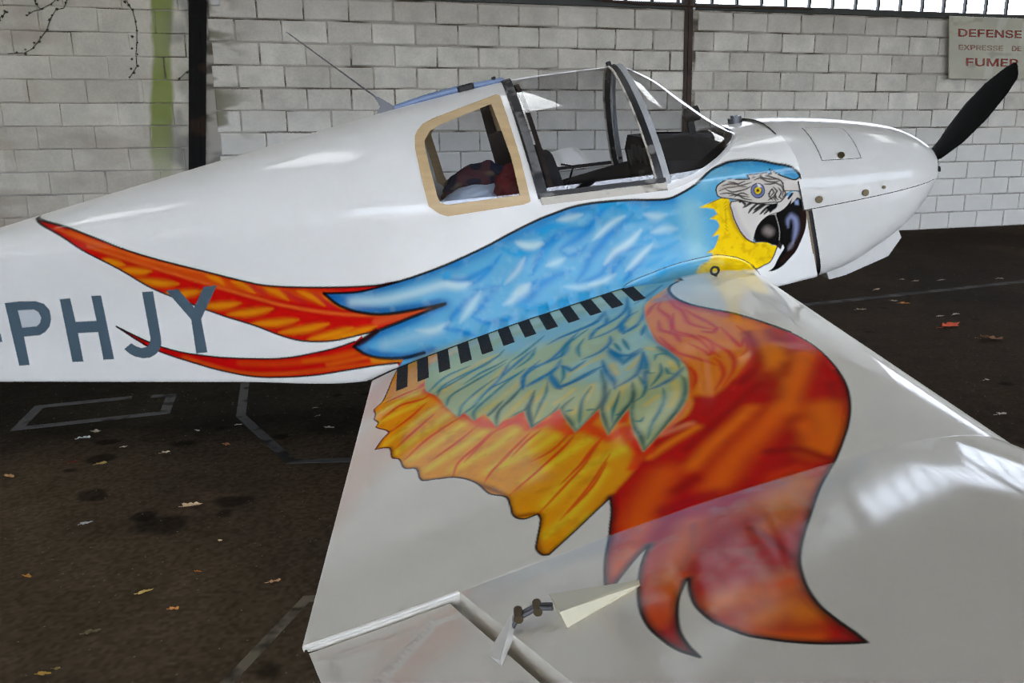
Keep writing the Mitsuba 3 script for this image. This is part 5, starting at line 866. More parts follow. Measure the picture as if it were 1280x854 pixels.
('C',None,[122,3,104,118,94,216,77,322,48,359,59,419,58,463,80,515,75,549,132,639,111,679,90,742,124,758,148,780,163,861,189,889,214,971,254,1002,276,1091,323,1117,375,1144,419,1185,455,1241,488,1319,532,1367,541,1420,546,1470,571,1502,609,1503,613,1533,594,1619,590,1646,602,1678,617,1687,647,1665,698,1627,747,1587,794,1550,786,1611,770,1672,739,1806,728,1878,723,1945,735,1954,772,1899,806,1854,835,1825,817,1866,798,1922,779,2007,771,2076,774,2139,786,2189,806,2243,833,2284,824,2241,821,2193,828,2142,844,2084,870,2032,875,2028,866,2080,864,2132,877,2196,894,2233,915,2272,938,2298,962,2323,997,2352,1033,2375,1056,2387,1052,2353,1045,2313,1039,2258,1043,2196,1058,2126,1074,2080,1104,2018,1158,1922,1216,1821,1284,1722,1345,1639,1403,1551,1452,1454,1491,1346,1514,1247,1530,1133,1535,1022,1519,887,1486,778,1422,609,1376,521,1329,422,1305,339,1296,266,1303,173,1330,120,1380,85,1365,-15,1201,-72,650,-33,355,-26],np.float64(0.0),np.float64(1.6),1,1),
('S',(0.86,0.369,0.021),[122,13,209,37,301,62],np.float64(84.7),np.float64(36.3),0.8,0),
('S',(0.855,0.517,0.207),[301,72,410,65],np.float64(59.3),np.float64(35.6),0.6,0),
('S',(0.032,0.004,0.004),[794,1550,786,1611,770,1672,739,1806,728,1878,723,1945,735,1954,772,1899,806,1854,835,1825],np.float64(16.1),np.float64(18.8),0.8,0),
('S',(0.032,0.004,0.004),[835,1825,817,1866,798,1922,779,2007,771,2076,774,2139,786,2189,806,2243,833,2284],np.float64(12.4),np.float64(14.5),0.8,0),
('S',(0.018,0.004,0.004),[833,2284,824,2241,821,2193,828,2142,844,2084,870,2032],np.float64(13.2),np.float64(13.2),0.85,0),
('S',(0.018,0.004,0.004),[875,2028,866,2080,864,2132,877,2196,894,2233,915,2272,938,2298,962,2323,997,2352,1033,2375,1056,2387],np.float64(12.0),np.float64(12.0),0.8,0),
('S',(0.053,0.004,0.004),[1056,2387,1052,2353,1045,2313,1039,2258,1043,2196,1058,2126,1074,2080,1104,2018,1158,1922,1216,1821,1284,1722,1345,1639,1403,1551,1452,1454,1491,1346,1514,1247],np.float64(14.2),np.float64(16.5),0.75,0),
('S',(0.174,0.004,0.004),[132,639,111,679,90,742,148,780,163,861,214,971,254,1002,276,1091,375,1144,455,1241,532,1367,546,1470,609,1503,613,1533,594,1619,602,1678,617,1687,698,1627,794,1550],np.float64(13.1),np.float64(13.1),0.7,0),
('U',),
('S',(0.004,0.004,0.004),[122,3,104,118,94,216,77,322,48,359,59,419,58,463,80,515,75,549,132,639,111,679,90,742,124,758,148,780,163,861,189,889,214,971,254,1002,276,1091,323,1117,375,1144,419,1185,455,1241,488,1319,532,1367,541,1420,546,1470,571,1502,609,1503,613,1533,594,1619,590,1646,602,1678,617,1687,647,1665,698,1627,747,1587,794,1550,786,1611,770,1672,739,1806,728,1878,723,1945,735,1954,772,1899,806,1854,835,1825,817,1866,798,1922,779,2007,771,2076,774,2139,786,2189,806,2243,833,2284,824,2241,821,2193,828,2142,844,2084,870,2032,875,2028,866,2080,864,2132,877,2196,894,2233,915,2272,938,2298,962,2323,997,2352,1033,2375,1056,2387,1052,2353,1045,2313,1039,2258,1043,2196,1058,2126,1074,2080,1104,2018,1158,1922,1216,1821,1284,1722,1345,1639,1403,1551,1452,1454,1491,1346,1514,1247,1530,1133,1535,1022,1519,887,1486,778],np.float64(6.0),np.float64(3.3),0.95,0),
('S',(0.004,0.004,0.004),[1519,887,1486,778,1422,609,1376,521,1329,422,1305,339,1296,266,1303,173,1330,120,1380,85,1365,-15],np.float64(13.7),np.float64(6.8),0.92,0)]
def spline(p, closed, step=4):
    n = len(p)
    if n < 3: return p
    q = np.vstack([p[-1], p, p[0], p[1]]) if closed else np.vstack([p[0], p, p[-1], p[-1]])
    out = []; m = n if closed else n-1
    d = lambda a, b: (b-a)/(np.linalg.norm(b-a)+1e-9)
    corner = [(d(q[i], q[i+1])@d(q[i+1], q[i+2])) < 0.45 for i in range(len(q)-2)]
    for i in range(m):
        p0, p1, p2, p3 = q[i], q[i+1], q[i+2], q[(i+3) % len(q)]
        L = np.linalg.norm(p2-p1)+1e-9
        m1 = (p2-p0)/(np.linalg.norm(p2-p1)+np.linalg.norm(p1-p0)+1e-9)*L; m2 = (p3-p1)/(np.linalg.norm(p3-p2)+np.linalg.norm(p2-p1)+1e-9)*L
        if i < len(corner) and corner[i]: m1 = p2-p1
        if i+1 < len(corner) and corner[i+1]: m2 = p2-p1
        t = np.linspace(0, 1, step, endpoint=False)[:, None]; t2, t3 = t*t, t*t*t
        out.append((2*t3-3*t2+1)*p1+(t3-2*t2+t)*m1+(-2*t3+3*t2)*p2+(t3-t2)*m2)
    if not closed: out.append(p[-1:])
    return np.vstack(out)
def seg_dist(Q, a, b, r):
    """distance of the points Q to the segments a-b, up to r, and the position along the line (0..1)"""
    best = np.full(len(Q), r*r); pos = np.zeros(len(Q)); L = np.linalg.norm(b-a, axis=1); S = np.r_[0, np.cumsum(L)]; o = np.argsort(Q[:, 0], kind='stable'); X = Q[o, 0]
    for i in range(len(a)):
        lo, hi = np.searchsorted(X, (min(a[i, 0], b[i, 0])-r, max(a[i, 0], b[i, 0])+r)); k = o[lo:hi]
        y = Q[k, 1]; k = k[(y > min(a[i, 1], b[i, 1])-r) & (y < max(a[i, 1], b[i, 1])+r)]
        if not len(k): continue
        v = b[i]-a[i]; q = Q[k]-a[i]; t = np.clip(q@v/(v@v+1e-9), 0, 1); d = q-t[:, None]*v; d = d[:, 0]**2+d[:, 1]**2
        n = d < best[k]; k = k[n]; best[k] = d[n]; pos[k] = (S[i]+t[n]*L[i])/S[-1]
    return np.sqrt(best), pos
def inside(Q, p):
    g = sg.Polygon(p).buffer(0); shapely.prepare(g); return shapely.contains_xy(g, Q[:, 0], Q[:, 1])
def paint(ops, P, base):
    Q = P*1000.0; col = base.copy(); clip = None; order = np.argsort(Q[:, 0]); xs_ = Q[order, 0]
    def near(p, r):
        lo, hi = np.searchsorted(xs_, (p[:, 0].min()-r, p[:, 0].max()+r)); idx = order[lo:hi]
        y = Q[idx, 1]; return idx[(y > p[:, 1].min()-r) & (y < p[:, 1].max()+r)]
    for op in ops:
        if op[0] == 'U': clip = None; continue
        if op[0] == 'N':
            f, ax, ay, lo, hi, _ = op[2]; idx = np.flatnonzero(clip > 0) if clip is not None else np.arange(len(Q))
            n = meshkit.fbm(np.c_[Q[idx]*[ax*f/1000, ay*f/1000], np.full(len(idx), f)], 3, 5); a = sstep(lo, hi, n)*op[3]
            if clip is not None: a = a*clip[idx]
            col[idx] = col[idx]*(1-a[:, None])+np.array(op[1])*a[:, None]; continue
        kind, c, pts, w, soft, al, sm = op; p = np.array(pts, float).reshape(-1, 2)
        if kind in 'FCI':
            if sm: p = spline(p, True)
            idx = near(p, soft+1)
            if len(idx) == 0: continue
            q = Q[idx]; ins = inside(q, p); d, _ = seg_dist(q, p, np.roll(p, -1, 0), soft+0.5); sd = np.where(ins, d, -d); a = sstep(-soft, soft, sd)
            if kind != 'F':
                old = clip; clip = np.zeros(len(Q)); clip[idx] = a if kind == 'C' or old is None else a*old[idx]; continue
            a = a*al
        else:
            p = spline(p, False); idx = near(p, w/2+soft+1)
            if len(idx) == 0: continue
            d, s = seg_dist(Q[idx], p[:-1], p[1:], w/2+soft+0.5); h = w/2
            tf = 0.25+0.75*np.sqrt(np.clip(np.sin(np.pi*np.clip(s, 0.02, 0.98)), 0, 1)) if sm else 1.0
            if soft < w: a = (1-sstep(h*tf-soft*0.5, h*tf+soft*0.5, d))*al
            else: a = np.exp(-(d/((h*0.75+soft*0.42)*tf))**2)*sstep(h+soft+0.5, h+soft*0.6, d)*al*tf**0.7
        if clip is not None: a = a*clip[idx]
        col[idx] = col[idx]*(1-a[:, None])+np.array(c)*a[:, None]
    return col
def soil(x, z):
    n = meshkit.fbm(np.c_[x*2.0, z*3.0, x*0], 3, 3); return np.clip(1-0.05*sstep(0.5, 0.8, n), 0, 1)[:, None]
def paint_fuselage(x, z): return paint(FUS_ART, np.c_[x, z], np.tile(WHITE, (len(x), 1))*soil(x, z))
def paint_wing(x, y): return paint(WING_ART, np.c_[x, y], np.tile(CREAM, (len(x), 1))*soil(x, y))
def paint_fillet(v):
    c = paint_fuselage(v[:, 0], v[:, 2]+0.004); w = paint_wing(v[:, 0], v[:, 1]); t = sstep(0.055, 0.075, v[:, 1])[:, None]; return c*(1-t)+w*t

mat('aircraft_paint', {'type': 'mesh_attribute', 'name': 'vertex_color'}, 0.09, spec=0.40, coat=0.0)
mat('white_paint', {'type': 'rgb', 'value': WHITE.tolist()}, 0.09, spec=0.40)
mat('wing_paint', {'type': 'rgb', 'value': CREAM.tolist()}, 0.09, spec=0.40)
mat('cowl_paint', {'type': 'rgb', 'value': (WHITE*[0.78, 0.775, 0.765]).tolist()}, 0.12, spec=0.35)
mat('cream_paint', (214, 206, 178), 0.3)
mat('black_rubber', (18, 18, 19), 0.55, spec=0.4)
mat('interior_black', (24, 24, 25), 0.7, spec=0.3)
mat('interior_grey', (70, 70, 68), 0.8, spec=0.2)
mat('headliner', (46, 36, 32), 0.8, spec=0.2)
mat('seat_black', (30, 30, 32), 0.75, spec=0.3)
mat('maroon', (92, 26, 30), 0.8, spec=0.2)
mat('cloth_sky_reflection', proc(lambda p, n, uv: mix((0.42, 0.52, 0.68), (0.6, 0.66, 0.74), fbm(p.x*22, p.y*22, p.z*22))), 0.9, spec=0.1)  # pale blue of the sky reflected in the side window, put into the cloth
mat('plaid', proc(lambda p, n, uv: mix(mix((0.03, 0.035, 0.06), (0.12, 0.05, 0.06), smoothstep(0.45, 0.6, noise(p.x*18, p.z*30, 2.0))), mi.Color3f(0.20, 0.15, 0.10), smoothstep(0.6, 0.75, noise(p.x*11+3, p.z*14, p.y*9)))), 0.9, spec=0.1)
mat('wood_trim', proc(lambda p, n, uv: mix((0.60, 0.435, 0.235), (0.47, 0.325, 0.165), fbm(p.x*7, p.y*7, p.z*70))), 0.45, spec=0.4)
mat('ply_edge', (118, 98, 78), 0.7)
mat('worn_frame', proc(lambda p, n, uv: mix(mix((0.17, 0.165, 0.16), (0.09, 0.088, 0.086), fbm(p.x*14, p.y*14, p.z*14)), mi.Color3f(0.012, 0.012, 0.014), smoothstep(0.40, 0.56, fbm(p.x*11+3, p.y*11, p.z*16)))), 0.5, spec=0.4)
mat('alloy_frame', proc(lambda p, n, uv: mix((0.42, 0.43, 0.44), (0.28, 0.28, 0.28), fbm(p.x*12, p.y*12, p.z*12))), 0.4, spec=0.5)
mat('black_frame', proc(lambda p, n, uv: mix((0.015, 0.015, 0.016), (0.16, 0.155, 0.145), smoothstep(0.62, 0.78, fbm(p.x*12, p.y*12, p.z*16)))), 0.45, spec=0.4)
mat('sill_trim', proc(lambda p, n, uv: mix((0.50, 0.46, 0.39), (0.20, 0.175, 0.14), smoothstep(0.5, 0.72, fbm(p.x*16, p.y*16, p.z*20)))), 0.6)
mat('antenna_metal', (92, 92, 96), 0.4, metal=0.5)
mat('rail_blue', (110, 128, 160), 0.25, spec=0.6)
mat('prop_black', (5, 5, 6), 0.65, spec=0.08)
mat('brass', (96, 84, 62), 0.4, metal=0.7)
mat('pad_black', proc(lambda p, n, uv: mix((0.016, 0.016, 0.017), (0.04, 0.038, 0.035), noise(p.x*300, p.y*300, p.z*300))), 0.85, spec=0.2)
mat('groove', (70, 66, 60), 0.8)
scene['canopy_glass'] = {'type': 'thindielectric', 'int_ior': 1.5, 'specular_transmittance': {'type': 'rgb', 'value': [0.86, 0.87, 0.89]}}
AC = 'light_aircraft'
note(AC, label='white single-engine low-wing aeroplane with a blue and yellow parrot painted on its side and wing', cat='aircraft')
def part(name, mesh, m, smooth=False, label=None, color=None):
    return put(num(f'{AC}__{name}'), A(mesh), m, smooth=smooth, label=label, color=color)

# ------------------------------------------------------------------ fuselage
W_OUT = [(0.4772, 0.9744), (0.4921, 0.9931), (0.521, 1.0114), (0.562, 1.02), (0.8527, 1.0418), (0.8648, 1.0349), (0.8673, 0.7805), (0.8595, 0.6071), (0.8347, 0.604), (0.5212, 0.6425), (0.4926, 0.6608), (0.4601, 0.7), (0.4669, 0.9323)]
W_IN = [(0.5073, 0.9469), (0.5374, 0.9775), (0.5863, 0.9903), (0.7729, 1.0089), (0.8208, 1.0127), (0.8356, 0.7892), (0.8277, 0.6393), (0.5333, 0.6827), (0.5068, 0.6967), (0.5014, 0.7244), (0.504, 0.9286)]
import shapely
win_hole = sg.Polygon(W_IN).buffer(0.008)
def opening(x, y, z):
    a = (x > 0.918) & (x < 1.412) & (z > sill(x))
    b = (x >= 1.40) & (x < WS1) & (np.abs(y-YC) < ws_w(np.maximum(x, WS0))-0.006) & (z > f_zc(x)+0.012)
    c = (x > 0.44) & (x < 0.9) & shapely.contains_xy(win_hole, x, z)
    return a | b | c
def cut(m, color=None):
    c = m.vertices[m.faces].mean(1); keep = ~opening(c[:, 0], c[:, 1], c[:, 2])
    return tm(m.vertices, m.faces[keep])
xs = np.unique(np.r_[np.linspace(-2.95, -2.12, 20), np.linspace(-2.12, 1.97, DENSE[0])])
P = fuselage_grid(xs, DENSE[1], DENSE[2])
right = cut(grid(P))
col = paint_fuselage(right.vertices[:, 0], right.vertices[:, 2])
xs2 = np.unique(np.r_[np.linspace(-2.95, 0.3, 60), np.linspace(0.3, 1.97, 150)])
P2_ = fuselage_grid(xs2, 14, 40); P2_[..., 1] = 2*YC-P2_[..., 1]
left = cut(grid(P2_, True))
bot = np.stack([P2_[:, 0], np.c_[P2_[:, 0, 0], 2*YC-P2_[:, 0, 1], P2_[:, 0, 2]]], 1)
def endcap(i):
    q = P2_[i]; r = q[::-1].copy(); r[:, 1] = 2*YC-r[:, 1]; ring = np.vstack([q, r]); c = ring.mean(0); k = len(ring)
    return tm(np.vstack([ring, c]), [[a, (a+1) % k, k] for a in range(k)])
rest = cat(left, grid(bot), endcap(0), endcap(-1))
fus = cat(right, rest); fcol = np.vstack([col, np.tile(WHITE, (len(rest.vertices), 1))])
part('fuselage', fus, 'aircraft_paint', smooth=True, color=fcol)
def fus_patch(poly, th, edge=0.02, off=0.0, mirror=False):
    m = trimesh.creation.extrude_polygon(poly if hasattr(poly, 'exterior') else sg.Polygon(poly), th)
    m = tm(*trimesh.remesh.subdivide_to_size(m.vertices, m.faces, edge)); m.merge_vertices()
    v = m.vertices; y = fus_y(v[:, 0], v[:, 1])+v[:, 2]+off
    if mirror: y = 2*YC-y
    return tm(np.c_[v[:, 0], y, v[:, 1]], m.faces)
ring = sg.Polygon(W_OUT).buffer(0.004).difference(sg.Polygon(W_IN))
for mir in (False, True):
    k = part('side_window', fus_patch(ring, 0.009, off=-0.002, mirror=mir), 'wood_trim', smooth=35, label=None if mir else 'bare wooden frame of the rear side window')
    g = fus_patch(sg.Polygon(W_IN).buffer(0.012), 0.001, off=-0.006, mirror=mir); v = g.vertices
    keep = np.abs(v[g.faces][:, :, 1]-((2*YC if mir else 0)+(-1 if mir else 1)*(fus_y(v[:, 0], v[:, 2])-0.006))[g.faces]).max(1) < 3e-4
    put(f'{k}__pane', A(tm(v, g.faces[keep])), 'canopy_glass', smooth=True)
# dark edge of the glass and inner post
part('inner_post', cat(*[box(0.085, 0.02, 0.56, (0.82, y, 0.82)) for y in (YC-0.40, )]), 'headliner')
# ------------------------------------------------------------------ canopy, windshield and their frames
def canopy_sec(x, t, grow=0.0):
    y, z = section(x, t, 0.52+grow, float(sill(x)), float(_ztail(x))+grow, 1.62); return y, z
tt = np.linspace(0, 1, 40)**0.9
def both(y): return np.r_[y, 2*YC-y[::-1][1:]]
xs = np.linspace(0.925, 1.41, 26)
Pc = np.array([np.c_[np.full(79, x), both(canopy_sec(x, tt)[0]), np.r_[canopy_sec(x, tt)[1], canopy_sec(x, tt)[1][::-1][1:]]] for x in xs])
part('canopy', grid(Pc), 'canopy_glass', smooth=True, label='clear sliding canopy')
def arc(x, grow=0.0, n=79):
    y, z = canopy_sec(x, tt, grow); return np.c_[np.full(79, x), both(y), np.r_[z, z[::-1][1:]]]
def normals(P):
    t = np.gradient(P, axis=0); t /= np.linalg.norm(t, axis=1, keepdims=True)+1e-9
    nrm = np.cross(t, [1.0, 0, 0]); c = P-[0, YC, 0.6]; c[:, 0] = 0
    return nrm*np.sign((nrm*c).sum(1, keepdims=True)+1e-12)
def hoop(x, w, th, m, name, inner=0.0, label=None):
    P = arc(x, -inner); part(name, strip(P, normals(P), [1.0, 0, 0], w, th), m, smooth=40, label=label)
hoop(0.922, 0.017, 0.010, 'worn_frame', 'canopy_frame', inner=0.003, label='weathered rear canopy frame')
hoop(0.902, 0.006, 0.007, 'black_frame', 'canopy_seal', inner=0.003)
hoop(1.400, 0.013, 0.010, 'black_frame', 'canopy_frame', inner=0.004, label='blackened front canopy frame')
hoop(1.3835, 0.005, 0.006, 'sill_trim', 'canopy_seal', inner=0.002)
hoop(1.428, 0.013, 0.008, 'alloy_frame', 'windshield_frame', inner=0.003, label='grey alloy windscreen hoop')
hoop(0.96, 0.010, 0.006, 'headliner', 'canopy_frame', inner=0.03)
for s in (1, -1):
    xx = np.linspace(0.905, 1.42, 30)
    P = np.c_[xx, np.full(30, YC+s*0.521), f_zc(xx)+0.008]
    part('canopy_sill', strip(P, np.tile([0, s*1.0, 0], (30, 1)), [0, 0, 1.0], 0.016, 0.007), 'sill_trim', label='stained beige canopy sill' if s > 0 else None)
    P = P+[0, 0, 0.028]; part('canopy_rail', strip(P, np.tile([0, s*1.0, 0], (30, 1)), [0, 0, 1.0], 0.009, 0.010), 'black_frame')
# windshield
xw = WS0+(WS1-WS0)*(1-(1-np.linspace(0, 0.999, 60))**1.8)
Pw = []
tt2 = np.linspace(0, 1, 40)
for x in xw:
    w = float(ws_w(x)); zb = float(deck_z(x, YC+w))-0.002; y, z = section(x, tt2, w, zb, max(float(ws_top(x)), zb+0.002), 1.65)
    Pw.append(np.c_[np.full(79, x), both(y), np.r_[z, z[::-1][1:]]])
Pw = np.array(Pw); part('windshield', grid(Pw), 'canopy_glass', smooth=True, label='curved clear windscreen')
base = np.vstack([Pw[:, 0], Pw[::-1, -1]]); base = base[np.r_[True, np.linalg.norm(np.diff(base, axis=0), axis=1) > 1e-4]]
c0 = base.mean(0); tng = np.gradient(base, axis=0); tng /= np.linalg.norm(tng, axis=1, keepdims=True)
dz = (deck_z(base[:, 0], base[:, 1]+0.001)-deck_z(base[:, 0], base[:, 1]-0.001))/0.002
nr = np.c_[np.full(len(base), 0.06), -np.clip(dz, -3, 3), np.ones(len(base))]; nr /= np.linalg.norm(nr, axis=1, keepdims=True)
wd = np.cross(tng, nr); wd /= np.linalg.norm(wd, axis=1, keepdims=True)
part('windshield_trim', strip(base-nr*0.004, nr, wd, 0.012, 0.008), 'white_paint', smooth=40, label='white retaining strip round the windscreen base')
# rails on top
part('canopy_track', tube([(0.40, YC, 1.112), (0.56, YC, 1.116), (0.72, YC, 1.112), (0.91, YC, 1.096)], [0.012, 0.015, 0.015, 0.013], 10), 'rail_blue', smooth=40, label='blue-grey canopy track on the spine')
part('track_clip', box(0.075, 0.045, 0.032, (0.735, YC, 1.108), 0.006), 'black_rubber')
part('canopy_catch', box(0.022, 0.02, 0.02, (1.39, YC, 1.036), 0.004), 'black_rubber'); part('canopy_catch', box(0.02, 0.02, 0.02, (0.868, YC, 1.112), 0.004), 'black_rubber')
k = part('antenna', tube([(0.040, YC, 1.546), (0.2, YC, 1.345), (0.385, YC, 1.112)], [0.0018, 0.0025, 0.004], 8), 'antenna_metal', label='thin slanting whip aerial')
m = prism([(0.324, 1.185), (0.342, 1.178), (0.40, 1.118), (0.398, 1.100), (0.305, 1.100), (0.338, 1.135)], 0.012); v = m.vertices
put(f'{k}__base', A(tm(np.c_[v[:, 0], YC-0.006+v[:, 2], v[:, 1]], m.faces)), 'antenna_metal')
# ------------------------------------------------------------------ interior
part('cabin_lining', cat(box(1.35, 0.012, 0.50, (1.15, YC-0.500, 0.28)), box(1.35, 0.012, 0.44, (1.15, YC+0.500, 0.25)), box(1.4, 1.0, 0.02, (1.15, YC, 0.06)), box(0.02, 1.0, 0.5, (0.48, YC, 0.33))), 'interior_black')
hood = trimesh.convex.convex_hull(np.array([(x, YC+s*w, z) for s in (-1, 1) for x, w, z in ((1.455, .47, .30), (1.455, .47, .60), (1.455, .30, .68), (1.60, .44, .565), (1.60, .28, .655), (1.78, .20, .585), (1.82, .05, .60), (1.75, .2, .3))]))
part('instrument_panel', hood, 'interior_black', smooth=50)
for (y, z, r) in ((-0.18, 0.56, 0.04), (-0.30, 0.58, 0.04), (-0.42, 0.60, 0.04), (-0.55, 0.60, 0.04), (-0.68, 0.60, 0.04), (-0.80, 0.57, 0.04), (-0.30, 0.47, 0.038), (-0.45, 0.48, 0.038), (-0.62, 0.48, 0.038)):
    g = trimesh.creation.cylinder(r, 0.02, sections=24); g.apply_transform(trimesh.transformations.rotation_matrix(math.pi/2, (0, 1, 0))); g.apply_translation((1.448, y, z)); part('instrument_dial', g, 'interior_grey', smooth=40)
cm = trimesh.creation.cylinder(0.034, 0.06, sections=20); cm.apply_transform(trimesh.transformations.rotation_matrix(math.pi/2, (0, 1, 0))); cm.apply_translation((1.715, YC, 0.715))
part('compass', cat(cm, box(0.03, 0.025, 0.07, (1.70, YC, 0.665))), 'black_rubber', smooth=40)
def rbox(sx, sy, sz, c, r, rot=0.0):
    m = trimesh.creation.icosphere(3, 1.0); v = m.vertices; e = 0.35
    v = np.sign(v)*np.abs(v)**e; v = v/np.abs(v).max()*[sx/2, sy/2, sz/2]; m = tm(v, m.faces)
    if rot: m.apply_transform(trimesh.transformations.rotation_matrix(rot, (0, 1, 0)))
    m.apply_translation(c); return m
for y in (YC+0.235, YC-0.235):
    k = part('seat', rbox(0.46, 0.42, 0.12, (1.14, y, 0.20), 0.05), 'seat_black', smooth=True)
    put(f'{k}__backrest', A(rbox(0.09, 0.42, 0.50, (0.93, y, 0.42), 0.05, -0.16)), 'seat_black', smooth=True)
    put(f'{k}__headrest', A(rbox(0.085, 0.22, 0.23, (0.985, y, 0.645), 0.04, -0.1)), 'seat_black', smooth=True)
part('rear_shelf', box(0.44, 0.96, 0.02, (0.70, YC, 0.585)), 'interior_black')
part('control_lever', tube([(1.10, YC-0.35, 0.50), (1.16, YC-0.35, 0.60), (1.10, YC-0.35, 0.625)], 0.006, 6), 'black_rubber')
def air_thing(name, mesh, m, label, category, smooth=True): put(num(name), A(mesh), m, smooth=smooth, label=label, cat=category)
def lump(sx, sy, sz, c, seed):
    m = trimesh.creation.icosphere(4, 1.0); v = m.vertices; nz = meshkit.fbm(v*2.1+seed, 3, seed)-0.5
    v = v*(1+0.5*nz[:, None])*[sx, sy, sz]; v[:, 2] = np.maximum(v[:, 2], -sz*0.55); m = tm(v+c, m.faces); return m
air_thing('reflection_blanket', lump(0.17, 0.13, 0.065, (0.625, YC+0.23, 0.634), 3), 'cloth_sky_reflection', 'folded cloth carrying the pale blue sky reflection of the rear side window', 'reflection_blanket')  # partly the sky reflection on the pane, modelled as a lump of cloth
air_thing('duffel_bag', lump(0.17, 0.12, 0.11, (0.66, YC-0.06, 0.658), 8), 'plaid', 'dark patterned soft bag behind the pale blue cloth', 'bag')
air_thing('cushion', lump(0.075, 0.075, 0.085, (0.81, YC+0.38, 0.665), 12), 'maroon', 'maroon cushion at the front lower corner of the rear side window', 'cushion')
# ------------------------------------------------------------------ cowling
def cowl_mesh(xs, lo, hi, grow=0.0, n=40, mirror=True):
    """lo/hi give the angle at x"""
    out = []
    for x in xs:
        u = np.linspace(0, 1, n); u = 1-(1-u)**3 if hi(x) < 2 else u; a = lo(x)+(hi(x)-lo(x))*u; y, z = cowl_ring(x, a, grow); out.append(np.c_[np.full(n, x), y, z])
    return np.array(out)
def cowl_ang(x, z):
    x = max(x, 1.97); zt, zb = float(f_ct(x)), float(f_cb(x)); zm = zb+(zt-zb)*0.52
    if z > zm: return float(np.pi-np.arccos(min(((z-zm)/(zt-zm))**(2.5/2), 1)))
    return float(np.arccos(min(((zm-z)/(zm-zb))**(float(f_cn(x))/2), 1)))
seam_z = lambda x: 0.252-0.100*(x-1.98)
seam = lambda x: cowl_ang(x, seam_z(x))
xs = np.r_[np.linspace(1.958, 2.5, 50), np.linspace(2.51, 2.705, 40)]
U = cowl_mesh(xs, lambda x: cowl_ang(x, seam_z(x)+0.002), lambda x: np.pi, 0.004)
U[xs <= 1.972, :, :] = U[xs <= 1.972]
def whole(U): V = U[:, ::-1].copy(); V[..., 1] = 2*YC-V[..., 1]; return np.concatenate([U, V[:, 1:]], 1)
part('cowling_upper', grid(whole(U)), 'cowl_paint', smooth=40, label='white upper engine cowling')
xl = np.r_[np.linspace(1.992, 2.5, 50), np.linspace(2.51, 2.705, 40)]
L = cowl_mesh(xl, lambda x: 0.0, lambda x: cowl_ang(x, seam_z(x)-0.0025), 0.0, 90)
def whole_l(L): V = L[:, ::-1].copy(); V[..., 1] = 2*YC-V[..., 1]; return np.concatenate([V[:, :-1], L], 1)
part('cowling_lower', grid(whole_l(L)), 'cowl_paint', smooth=40, label='white lower engine cowling')
nose = cowl_mesh([2.705, 2.705], lambda x: 0, lambda x: np.pi, 0.0); nose[1] = nose[1]*[0, 0.8, 0.8]+[2.715, 0.2*YC, 0.2*0.215]
c = np.array([2.716, YC, 0.215]); wn_ = whole_l(nose); fan = np.stack([wn_[1], np.tile(c, (wn_.shape[1], 1))], 0)
part('nose_plate', cat(grid(wn_), grid(fan)), 'cowl_paint', smooth=40)
# firewall edge, seals
def ring_strip(x0, x1, grow, a0, a1, n=60):
    out = []
    for x in (x0, x1):
        a = a0+(a1-a0)*(1-(1-np.linspace(0, 1, n))**3); y, z = cowl_ring(max(x, 1.97), a, grow); out.append(np.c_[np.full(n, x), y, z])
    return np.array(out)
part('firewall_edge', grid(whole_l(ring_strip(1.966, 1.976, -0.004, 0, seam(1.97)))), 'ply_edge', label='bare brown firewall edge in the cowling gap')
part('cowling_seal', grid(whole_l(ring_strip(1.975, 1.996, -0.006, 0, seam(1.97)))), 'black_rubber', label='black seal at the back of the lower cowling')
part('cowling_seal', grid(whole(ring_strip(1.9525, 1.9585, 0.0035, seam(1.97), np.pi))), 'groove')
SEAM = np.array([[[x, *np.array(cowl_ring(x, cowl_ang(x, seam_z(x)+d), -0.003)).T] for d in (-0.008, 0.008)] for x in np.linspace(1.97, 2.70, 40)]).reshape(40, 2, 3)
part('cowling_seam', cat(grid(SEAM)), 'groove')
def cowl_patch(pts, grow, n=14):
    """quad in (x, a) corners: back-top, back-bottom, front-bottom, front-top"""
    u = np.linspace(0, 1, n); b0, b1, f1, f0 = (np.array(q) for q in pts); G = []
    for s in u:
        row = []
        for t in u:
            q = (1-s)*((1-t)*b0+t*b1)+s*((1-t)*f0+t*f1); y, z = cowl_ring(q[0], q[1], grow); row.append((q[0], float(y), float(z)))
        G.append(row)
    return grid(np.array(G))
hq = [(2.087, 2.573), (2.080, 1.984), (2.245, 1.962), (2.256, 2.555)]
def growq(q, d, da): return [(q[0][0]-d, q[0][1]+da), (q[1][0]-d, q[1][1]-da), (q[2][0]+d, q[2][1]-da), (q[3][0]+d, q[3][1]+da)]
part('hatch_gap', cowl_patch(growq(hq, 0.0028, 0.006), 0.0048), 'groove')
k = part('oil_hatch', cowl_patch(hq, 0.0056), 'cowl_paint', smooth=True, label='small access hatch on the upper cowling')
def disc_on(x, a, r, th, grow=0.004):
    y, z = cowl_ring(x, a, grow); y2, z2 = cowl_ring(x, a+0.02, grow); y3, z3 = cowl_ring(x+0.01, a, grow)
    t1 = np.array([0, y2-y, z2-z]); t2 = np.array([0.01, y3-y, z3-z]); nrm = np.cross(t1, t2); nrm /= np.linalg.norm(nrm)
    if nrm[1] < 0: nrm = -nrm
    m = trimesh.creation.cylinder(r, th, sections=16); m.apply_transform(trimesh.geometry.align_vectors((0, 0, 1), nrm)); m.apply_translation(np.array([x, y, z])+nrm*th*0.3); return m
put(f'{k}__latch', A(disc_on(2.163, 2.02, 0.014, 0.012, 0.006)), 'brass', smooth=40)
